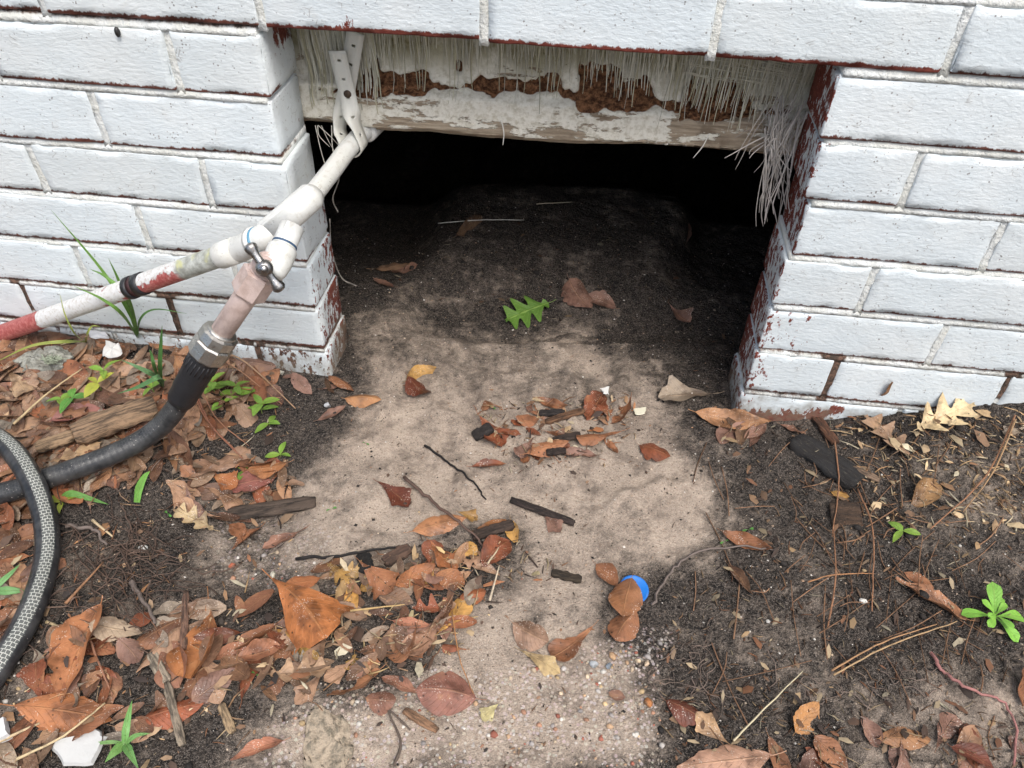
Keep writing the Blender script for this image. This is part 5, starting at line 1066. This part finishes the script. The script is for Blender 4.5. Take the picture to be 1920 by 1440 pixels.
bark(352, 1116, 349, 1228, .007, .006, (.27, .15, .10), 'thick brown stick lying upright in the lower left litter', 22, 'stick', 'stick', .006)
# scrap plastic and foam
def slab(name, corners, th, col, label, cat, mat, lift=.004, seed=0, bend=.0):
    P = [G(p[0], p[1]) for p in corners]; P = [p+np.array([0, 0, lift+(corners[i][2] if len(corners[i]) > 2 else 0)]) for i, p in enumerate(P)]; c = np.mean(P, 0); r = random.Random(seed); ring = []
    for i in range(len(P)):
        a, b_ = P[i], P[(i+1) % len(P)]
        for k in range(4): q = a+(b_-a)*k/4; ring.append(q+np.array([r.gauss(0, .0006), r.gauss(0, .0006), bend*math.sin(k+i)]))
    n_ = len(ring); V = [p-c for p in ring]+[c+(p-c)*.9-c+np.array([0, 0, th]) for p in ring]+[np.array([0, 0, th*1.05+bend])]
    F = [(i, (i+1) % n_, n_+(i+1) % n_, n_+i) for i in range(n_)]+[(n_+i, n_+(i+1) % n_, 2*n_) for i in range(n_)]+[tuple(range(n_))[::-1]]
    o = obj(name, mesh(name, V, F, mat, False)); o.location = c; o.color = (*col, 1); return tag(o, label, cat)
slab('foam_scrap', [(-20, 1372), (18, 1352), (26, 1390), (0, 1398), (-30, 1400)], .008, (.58, .58, .57), 'white foam block at the left edge', 'foam', MT_PLASTIC, .004, 1)
slab('foam_scrap', [(96, 1398), (190, 1372), (205, 1386), (180, 1442), (128, 1442)], .0035, (.54, .54, .52), 'white foam sheet scrap under straws at the bottom left', 'foam', MT_PLASTIC, .006, 2)
slab('plastic_scrap', [(200, 688, .006), (210, 668, .014), (236, 670, .012), (238, 682, .006), (218, 690, .006)], .0015, (.58, .57, .54), 'torn white plastic scrap standing in the leaf heap', 'plastic', MT_PLASTIC, .012, 3, .002)
slab('plastic_scrap', [(170, 634), (205, 636), (210, 648), (176, 646)], .002, (.66, .67, .68), 'grey white plastic sliver at the wall foot under the pipe', 'plastic', MT_PLASTIC, .012, 4, .001)
slab('paint_chip', [(1124, 738), (1140, 734), (1140, 750), (1130, 748)], .0012, (.75, .74, .70), 'white paint chip in the pile before the opening', 'paint chip', MT_PLASTIC, .010, 5)
slab('paint_chip', [(1186, 770), (1212, 768), (1208, 780), (1190, 782)], .0012, (.72, .68, .52), 'cream paint chip right of the pile before the opening', 'paint chip', MT_PLASTIC, .004, 6)
# blue disc under a leaf
c0 = G(1188, 1108, .003); V = []; F = []; n_ = 32
for (r_, z_) in ((.0, .0016), (.0132, .0016), (.0142, .0022), (.0155, .0022), (.0160, .0015), (.0160, -.002), (.0, -.002)):
    V += [(r_*math.cos(2*math.pi*k/n_), r_*math.sin(2*math.pi*k/n_), z_) for k in range(n_)]
F = [(i*n_+k, i*n_+(k+1) % n_, (i+1)*n_+(k+1) % n_, (i+1)*n_+k) for i in range(6) for k in range(n_)]
o = obj('plastic_disc', mesh('plastic_disc', V, F, MT_PLASTIC)); o.location = c0; o.rotation_euler = (.12, .1, 0); o.color = (.008, .16, .56, 1); tag(o, 'bright blue plastic disc half hidden by a brown leaf', 'disc')
for k in range(-2, 3):
    for j in range(-2, 3):
        q = cell(c0[0]+k*.01, c0[1]+j*.01); HB[q] = max(HB.get(q, 0), .007)
o = place('dead_leaf', get_leaf('ell', .8, .3, 7), G(1180, 1096), G(1164, 1164), .0, .001, (.26, .11, .045)); tag(o, 'brown leaf lying over the blue plastic disc', 'leaf', 'dead leaves lying on the ground')
# small dark cocoon on the wall
p = W(220, 60, -.004); V = []; F = []
for i in range(7):
    th = math.pi*i/6
    for k in range(10): V.append((.0028*math.sin(th)*math.cos(k*.628), .003*math.sin(th)*math.sin(k*.628), .0052*math.cos(th)))
F = [(i*10+k, i*10+(k+1) % 10, i*10+10+(k+1) % 10, i*10+10+k) for i in range(6) for k in range(10)]
o = obj('cocoon', mesh('cocoon', V, F, MT_BLACK)); o.location = p; o.color = (.02, .018, .016, 1); tag(o, 'tiny black cocoon stuck to a white brick at upper left', 'cocoon')
# lichen tuft
mb = MB(); c0 = G(108, 700, .02); 
for i in range(90):
    a = rnd.uniform(0, 6.28); rr = rnd.uniform(.002, .016); p0 = np.array([math.cos(a)*rr*.6, math.sin(a)*rr*.35, 0]); e = p0+np.array([rnd.gauss(0, .006), rnd.gauss(0, .004), rnd.uniform(.001, .008)]); mb.tube(spline([p0, (p0+e)/2+np.array([0, 0, .002]), e], 3), .0007, 4)
o = mb.build('lichen', MT_TWIG); o.location = c0; o.color = (.34, .38, .28, 1); tag(o, 'grey green lichen tuft on the leaf heap at left', 'lichen')

# ------------------------------------------------------------------ green plants
def gleaf_mesh(shape, wr, curl, seed, nu=10):
    w = leaf_profile(shape); V = []; UV = []; F = []
    for i in range(nu+1):
        t = i/nu; k = curl
        for j in range(-2, 3): s_ = j/2; y = s_*w(t)*wr*.5; V.append((math.sin(k*t)/k, y, -(1-math.cos(k*t))/k+.25*abs(y))); UV.append((t, .5+.5*s_))
    for i in range(nu):
        for j in range(4): F.append((i*5+j, (i+1)*5+j, (i+1)*5+j+1, i*5+j+1))
    return mesh('leaf', V, F, MB_GREEN, uv=UV)
GL = [gleaf_mesh('ell', .42, .7, 1), gleaf_mesh('lan', .36, .9, 2), gleaf_mesh('ovate', .5, .6, 3)]; GS = gleaf_mesh('obo', .42, .7, 4); 
def green(me, root, p, az, el, L, col, name='leaf'):
    o = obj(name, me, root); o.location = p; o.rotation_euler = (rnd.uniform(-.3, .3), -el, az); o.scale = (L, L, L); o.color = (*col, 1); return o
def weed(px, py, sc_, nodes, label, hue=0, lift=0, lean=(0, 0)):
    b0 = G(px, py); b0[2] += lift; r = empty('weed_seedling', label, 'weed', tuple(b0), 'weed seedlings among the leaves'); P = [np.array([0, 0, -.006])]; 
    for k in range(nodes): P.append(P[-1]+np.array([lean[0]*sc_+rnd.gauss(0, .001), lean[1]*sc_+rnd.gauss(0, .001), .011*sc_]))
    o = MB().tube(spline(P, 4), .0008, 5).build('stem', MT_TWIG, r); o.color = (.16, .22, .05, 1); a0 = rnd.uniform(0, 3)
    for k in range(1, nodes+1):
        n_ = 2 if k < nodes else 3
        for q in range(n_):
            c = (.19, .32, .045) if hue == 0 else ((.38, .40, .06) if hue == 1 else (.10, .26, .04)); green(rnd.choice(GL), r, P[k], a0+k*1.5+q*(6.28/n_)+rnd.uniform(-.3, .3), rnd.uniform(.05, .6), sc_*rnd.uniform(.016, .024), jit(c, .2))
for w_ in [(402, 735, 1.15, 2, 'bright green seedling right beside the hose socket'), (446, 742, 1.1, 2, 'bright green seedling at the upper right below the nut'), (418, 762, .95, 1, 'low seedling between the hose socket and its neighbours'), (492, 775, 1.1, 2, 'seedling with narrow leaves below the pier corner'),
           (505, 798, 1.0, 1, 'seedling just below the narrow leaved one'), (526, 856, .9, 1, 'lone seedling at the edge of the grey sand'), (458, 888, .9, 1, 'small seedling above the shiny orange leaf'), (146, 772, 1.3, 1, 'dark green seedling in the leaf heap at left', 2, .015), (128, 768, .9, 1, 'small green seedling beside the dark green one', 0, .015),
           (196, 745, 1.2, 1, 'yellow green seedling in the leaf heap beside the hose', 1, .018), (205, 722, 1.2, 1, 'light green seedling above the yellow one', 0, .018), (122, 945, 1.0, 1, 'yellowish seedling beside the netted hose', 1), (1690, 1000, 1.0, 1, 'small bright green seedling among the pine needles'), (292, 742, 1.0, 1, 'green seedling under the black hose socket', 0, .01)]: weed(*w_)
for i, (px, py, s_) in enumerate([(1402, 996, .006), (622, 957, .005), (686, 834, .004), (924, 766, .004), (1358, 1018, .005), (316, 966, .005), (480, 1266, .004)]):
    r = empty('sprout', ['pair of round cotyledons at the edge of the dark soil', 'tiny round sprout on the grey sand by the wood strip', 'tiny green sprout on the sand left of the twig', 'tiny green sprout behind the pile before the opening', 'tiny sprout left of the narrow orange leaf', 'tiny sprout near the oak leaf', 'tiny sprout among lower left leaves'][i], 'sprout', tuple(G(px, py, .002)), 'tiny sprouts'); a = rnd.uniform(0, 6)
    for q in range(2): green(GS, r, (0, 0, .001), a+q*3.14, .2, s_*1.3, (.10, .30, .06))
# rosette weed at right
r = empty('rosette_weed', 'fresh light green rosette weed with spoon shaped leaves on the right', 'weed', tuple(G(1862, 1160)))
for i, (az, el, L) in enumerate([(1.7, 1.0, .036), (3.05, .25, .032), (.2, .2, .034), (-.9, .1, .030), (1.2, .8, .022), (2.4, .8, .02), (4.1, .4, .02), (5.3, .5, .02), (.8, .9, .016), (3.7, .7, .016)]): green(GS, r, (0, 0, .002+.0006*i), az, el, L, jit((.22, .47, .06), .12))
# grass
def blade_obj(root, P, w, col):
    P, T, N = frames(P); V = []; F = []; UV = []
    for i in range(len(P)):
        t = i/(len(P)-1); ww = w*(.75+.6*t if t < .3 else 1-((t-.3)/.7)**1.6)+.0002; s_ = np.cross(T[i], (CAM-P[i])/np.linalg.norm(CAM-P[i])*.6+np.array([.3, -.2, .5])); s_ /= np.linalg.norm(s_); nn = np.cross(s_, T[i])
        V += [P[i]-s_*ww/2, P[i]-nn*ww*.18, P[i]+s_*ww/2]; UV += [(t, 0), (t, .5), (t, 1)]
    for i in range(len(P)-1): a = 3*i; F += [(a, a+1, a+4, a+3), (a+1, a+2, a+5, a+4)]
    o = obj('blade', mesh('blade', [v-np.array(root.location) for v in V], F, MB_GREEN, uv=UV), root); o.color = (*col, 1); return o
def grass(label, base, blades, group='grass tufts'):
    b0 = np.array(base); r = empty('grass_tuft', label, 'grass', tuple(b0), group)
    for (pts, w, c) in blades: blade_obj(r, spline([b0]+pts, 6), w, jit(c, .1))
g1, g2, g3 = (.13, .27, .05), (.09, .22, .06), (.34, .38, .09)
b_ = G(262, 640, .004)
grass('tall grass tuft growing at the wall behind the pipe', b_, [([W(245, 590, -.03), W(190, 505, -.025), W(96, 394, -.02)], .0050, g1), ([W(235, 560, -.02), W(220, 520, -.02), W(203, 484, -.02)], .0045, g1), ([W(240, 560, -.05), W(200, 520, -.05), W(168, 504, -.05)], .0050, g1),
      ([W(230, 590, -.06), W(190, 560, -.07), W(138, 536, -.07)], .0045, g1), ([W(262, 600, -.05), W(290, 580, -.05), W(350, 588, -.05)], .0028, g2)])
b_ = G(250, 700, .012); grass('blue green broad bladed grass in the heap behind the hose', G(308, 735, .01), [([W(300, 690, -.11), W(302, 640, -.11), W(304, 610, -.11)], .0050, g2), ([W(290, 690, -.12), W(284, 665, -.12), W(280, 655, -.12)], .0040, g2), ([W(290, 705, -.13), W(262, 690, -.14), W(226, 674, -.14)], .0068, (.11, .22, .10)), ([W(300, 706, -.15), W(260, 725, -.16), W(220, 738, -.16)], .0062, (.10, .22, .09))])
grass('yellow green grass blades arching over the mossy stone', G(166, 652, .01), [([W(130, 640, -.10), W(60, 648, -.12), W(-10, 680, -.14)], .0042, g3), ([W(140, 625, -.07), W(122, 590, -.07), W(112, 550, -.06)], .0022, g3), ([W(162, 630, -.07), W(172, 612, -.07), W(188, 612, -.07)], .0028, g3)])
grass('short broad blade lying beside the netted hose', G(120, 940, .006), [([G(140, 938, .012), G(175, 944, .008), G(206, 950, .004)], .0075, (.11, .26, .06))])
grass('green blade on the bare soil right of the hose', G(258, 945, .003), [([G(266, 925, .010), G(278, 908, .014), G(288, 898, .014)], .0085, (.14, .32, .05))])
grass('pale green blades at the left edge inside the hose loop', G(-8, 1120, .010), [([G(20, 1122, .014), G(40, 1120, .012), G(56, 1118, .010)], .0085, (.16, .34, .12)), ([G(10, 1108, .014), G(30, 1090, .014), G(48, 1072, .014)], .0060, (.16, .34, .12))])
grass('light green grass sprig over the foam at the bottom left', G(238, 1400, .006), [([G(246, 1385, .016), G(254, 1358, .02), G(260, 1332, .02)], .0065, (.16, .35, .10)), ([G(225, 1418, .012), G(205, 1440, .012)], .0085, (.18, .36, .10)), ([G(250, 1420, .012), G(266, 1450, .010)], .0075, (.16, .34, .10)), ([G(262, 1390, .012), G(288, 1384, .010)], .0042, (.16, .34, .10)), ([G(218, 1402, .012), G(180, 1402, .008), G(150, 1404, .006)], .0030, (.2, .36, .12))])

# ------------------------------------------------------------------ loose matter nobody could count
def in_any(px, py, poly): return bool(inpoly(np.array(px), np.array(py), poly))
OCT = ([(1, 0, 0), (-1, 0, 0), (0, 1, 0), (0, -1, 0), (0, 0, 1), (0, 0, -1)], [(0, 2, 4), (2, 1, 4), (1, 3, 4), (3, 0, 4), (2, 0, 5), (1, 2, 5), (3, 1, 5), (0, 3, 5)])
ICO_V = []; t_ = (1+5**.5)/2
for a_, b_ in ((-1, t_), (1, t_), (-1, -t_), (1, -t_)): ICO_V.append((a_, b_, 0))
for a_, b_ in ((-1, t_), (1, t_), (-1, -t_), (1, -t_)): ICO_V.append((0, a_, b_))
for a_, b_ in ((t_, -1), (t_, 1), (-t_, -1), (-t_, 1)): ICO_V.append((a_, 0, b_))
ICO_V = [np.array(v)/np.linalg.norm(v) for v in ICO_V]
ICO_F = [(0, 11, 5), (0, 5, 1), (0, 1, 7), (0, 7, 10), (0, 10, 11), (1, 5, 9), (5, 11, 4), (11, 10, 2), (10, 7, 6), (7, 1, 8), (3, 9, 4), (3, 4, 2), (3, 2, 6), (3, 6, 8), (3, 8, 9), (4, 9, 5), (2, 4, 11), (6, 2, 10), (8, 6, 7), (9, 8, 1)]
def scatter(n, xr, yr, size, cols, accept, shape='oct', name='crumbs', squash=.7, seed=1):
    r = np.random.default_rng(seed); xs = r.uniform(*xr, n*3); ys = r.uniform(*yr, n*3); s_ = sand_at(xs, ys); ok = accept(xs, ys, s_, r.random(n*3)); xs, ys = xs[ok][:n], ys[ok][:n]; zs = ground_z(xs, ys); V = []; F = []; C = []
    bv = np.array(OCT[0] if shape == 'oct' else ICO_V, float); bf = np.array(OCT[1] if shape == 'oct' else ICO_F); nv_ = len(bv); sz = size[0]*(size[1]/size[0])**(r.random(len(xs))**2.2)
    for i in range(len(xs)):
        q = bv*(1+r.uniform(-.3, .3, (nv_, 1)))*sz[i]*np.array([r.uniform(.7, 1.3), r.uniform(.7, 1.3), squash]); a = r.uniform(0, 6.28); R_ = np.array([[math.cos(a), -math.sin(a), 0], [math.sin(a), math.cos(a), 0], [0, 0, 1]])
        V.append(q@R_.T+np.array([xs[i], ys[i], zs[i]+sz[i]*squash*.3])); F.append(bf+i*nv_); c = np.array(cols[r.integers(len(cols))])*r.uniform(.7, 1.25); C.append(np.tile(c, (nv_, 1)))
    o = obj(name, mesh(name, np.concatenate(V), np.concatenate(F).tolist(), MT_CRUMB, shape != 'oct', cols=np.concatenate(C))); o['kind'] = 'stuff'; return o
XR_, YR_ = (-.90, 1.40), (-.60, .02)
scatter(19000, XR_, (-.6, .6), (.0005, .0026), [(.02, .016, .013), (.035, .027, .02), (.06, .045, .033), (.012, .01, .009)], lambda x, y, s, q: (s < .45) | (q < .22), name='soil_crumbs', seed=1)
scatter(9000, XR_, (-.6, .5), (.0005, .0017), [(.5, .4, .3), (.36, .26, .18), (.62, .58, .52), (.3, .2, .13)], lambda x, y, s, q: (q < .6), name='sand_grains', seed=2)
grav = gpoly([(560, 1300), (900, 1280), (1120, 1220), (1250, 1190), (1240, 1460), (520, 1460)]); grav2 = gpoly([(400, 1020), (600, 1040), (600, 1110), (430, 1090)]); grav3 = gpoly([(-20, 1250), (110, 1230), (100, 1330), (-20, 1350)])
PB = [(.50, .33, .20), (.60, .47, .33), (.40, .22, .14), (.66, .62, .55), (.30, .27, .25), (.55, .40, .22), (.34, .12, .08), (.48, .44, .40)]
o = scatter(1500, (-.5, .75), (-.62, -.2), (.0010, .0034), PB, lambda x, y, s, q: (inpoly(x, y, grav) & (q < .75)) | inpoly(x, y, grav2) & (q < .55) | inpoly(x, y, grav3) | (q < .012), 'ico', 'gravel', seed=3); o['label'] = 'fine mixed gravel washed over the sand'; o['category'] = 'gravel'
scatter(1300, (-.9, 1.4), (-.6, .3), (.0016, .0055), [(.018, .015, .013), (.03, .024, .02), (.05, .04, .032)], lambda x, y, s, q: (s < .3) | (q < .03), 'ico', 'soil_clods', seed=14)
scatter(380, XR_, (-.6, .4), (.0008, .0026), [(.58, .55, .49), (.48, .42, .33), (.34, .26, .19)], lambda x, y, s, q: (x > .45) | (q < .3), 'ico', 'pale_grit', seed=4)
for nm, lb, ct in (('soil_clods', 'small dark clods of damp soil', 'soil'), ('soil_crumbs', 'dark crumbs of soil strewn over the ground', 'soil'), ('sand_grains', 'loose coarse sand grains over the ground', 'sand'), ('pale_grit', 'pale grit sprinkled over sand and dark soil', 'grit')): bpy.data.objects[nm]['label'] = lb; bpy.data.objects[nm]['category'] = ct
# chopped plant debris
def debris(n, poly, name, label, cols, lr, wr_, up=.25, seed=1, needle=.5):
    r = random.Random(seed); mb = MB(); xs = [p[0] for p in poly]; ys = [p[1] for p in poly]; k = 0
    while k < n:
        px, py = r.uniform(min(xs), max(xs)), r.uniform(min(ys), max(ys))
        if not in_any(px, py, poly): continue
        p = G(px, py); p[2] += HB.get(cell(*p[:2]), 0)*.8+.0008; a = r.uniform(0, 6.28); el = abs(r.gauss(0, up)); L = r.uniform(*lr)*r.random()**.5; d = np.array([math.cos(a)*math.cos(el), math.sin(a)*math.cos(el), math.sin(el)]); c = jit(r.choice(cols), .3); k += 1
        if p[1]+abs(d[1])*L > -.004 and not (.03 < p[0] < .53): p[1] -= abs(d[1])*L
        if r.random() < needle:
            q = p+d*L*.5+np.array([r.gauss(0, L*.06), r.gauss(0, L*.06), L*.04]); mb.tube([p, q, p+d*L], [r.uniform(*wr_)]*2+[wr_[0]*.7], 4, col=c)
        else:
            s_ = np.array([-d[1], d[0], r.gauss(0, .3)])*L*r.uniform(.12, .35); m_ = p+d*L*.55+np.array([0, 0, L*.08]); mb.add([p-s_*.4, p+s_*.5, m_+s_, p+d*L, m_-s_*.8, m_+np.array([0, 0, L*.05])], [(0, 1, 5), (1, 2, 5), (2, 3, 5), (3, 4, 5), (4, 0, 5)], c)
    o = mb.build(name, MT_DEBRIS); o['kind'] = 'stuff'; o['label'] = label; o['category'] = 'debris'; return o
DC = [(.30, .19, .11), (.20, .11, .06), (.42, .30, .17), (.10, .06, .04), (.05, .035, .028), (.26, .12, .06), (.5, .40, .26)]
debris(1500, [(1300, 790), (1600, 775), (1950, 765), (1950, 1460), (1250, 1460), (1240, 1200), (1260, 1080), (1420, 1000), (1380, 880)], 'plant_debris', 'chopped straw and bark bits over the dark soil at right', [tuple(q*.6 for q in c) for c in DC], (.003, .020), (.0003, .0008), seed=5, needle=.72)
debris(420, [(1560, 790), (1950, 770), (1950, 1010), (1640, 980)], 'straw_chips', 'tan straw chips below the right wall', [(.45, .32, .18), (.34, .22, .12), (.55, .44, .28), (.2, .12, .07)], (.006, .028), (.0005, .0012), seed=6, needle=.8)
debris(750, [(-60, 620), (330, 650), (520, 700), (570, 860), (560, 1020), (430, 1090), (560, 1110), (620, 1330), (300, 1440), (-60, 1440)], 'litter_debris', 'broken leaf bits and straw through the litter at left', DC+[(.36, .2, .1), (.4, .26, .15)], (.005, .026), (.0003, .0010), seed=7, needle=.7)
debris(260, [(640, 1050), (960, 1010), (1090, 1080), (930, 1110), (850, 1230), (700, 1290), (560, 1200)], 'pile_debris', 'straw and leaf crumbs in the leaf pile beside the sand', DC+[(.55, .42, .22)], (.008, .028), (.0004, .0010), seed=8, needle=.8)
debris(230, [(890, 765), (1180, 735), (1200, 800), (1150, 870), (960, 890)], 'front_debris', 'leaf and bark crumbs in the pile before the opening', DC+[(.4, .17, .07)], (.005, .022), (.0004, .001), seed=9, needle=.75)
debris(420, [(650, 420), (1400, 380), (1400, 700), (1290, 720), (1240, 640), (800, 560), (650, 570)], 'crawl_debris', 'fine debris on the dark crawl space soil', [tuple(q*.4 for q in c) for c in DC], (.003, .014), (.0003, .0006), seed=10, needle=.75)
debris(260, [(660, 600), (1380, 700), (1340, 1050), (1100, 1060), (1240, 1440), (600, 1440), (880, 1200), (600, 980)], 'sand_debris', 'sparse dark specks and slivers on the sand', [(.05, .035, .028), (.10, .06, .04), (.25, .14, .08)], (.002, .010), (.0003, .0007), .15, seed=11)
debris(420, [(1950, 765), (2500, 740), (2500, 1460), (1950, 1460)], 'outer_debris', 'straw and bark bits over the soil right of the picture edge', [tuple(q*.6 for q in c) for c in DC], (.004, .024), (.0003, .0010), seed=15, needle=.7)
# tangle of fine roots
mb = MB(); r_ = random.Random(4)
for i in range(110):
    px, py = r_.gauss(235, 75), r_.gauss(1075, 58); p = G(px, py); a = r_.uniform(0, 6.28); L = r_.uniform(.02, .08); P = [p+np.array([0, 0, .002])]
    for k in range(5): a += r_.gauss(0, .4); q = P[-1]+np.array([math.cos(a)*L/5, math.sin(a)*L/5, 0]); q[2] = gz(q[0], q[1])+.002+r_.random()*.009; P.append(q)
    g = r_.uniform(.6, 1.2); mb.tube(spline(P, 3), r_.uniform(.0003, .0008), 4, col=(.15*g, .10*g, .075*g))
o = mb.build('root_tangle', MT_DEBRIS); o['kind'] = 'stuff'; tag(o, 'tangle of fine brown roots beside the hose loop', 'roots')
mb = MB()
for i in range(70):
    c_ = r_.choice([(330, 840, 40, 40), (1560, 1290, 130, 22), (1290, 1260, 40, 60), (1420, 700, 60, 20)]); px, py = r_.gauss(c_[0], c_[2]), r_.gauss(c_[1], c_[3]); p = G(px, py); a = r_.uniform(0, 6.28); L = r_.uniform(.02, .05); P = [p+np.array([0, 0, .001])]
    for k in range(5): a += r_.gauss(0, .7); q = P[-1]+np.array([math.cos(a)*L/5, math.sin(a)*L/5, 0]); q[2] = gz(q[0], q[1])+.001+r_.random()*.004; P.append(q)
    g = r_.uniform(.7, 1.3); mb.tube(spline(P, 3), r_.uniform(.0003, .0006), 4, col=(.20*g, .15*g, .12*g))
o = mb.build('root_hairs', MT_DEBRIS); o['kind'] = 'stuff'; tag(o, 'hair fine roots in the soil', 'roots')
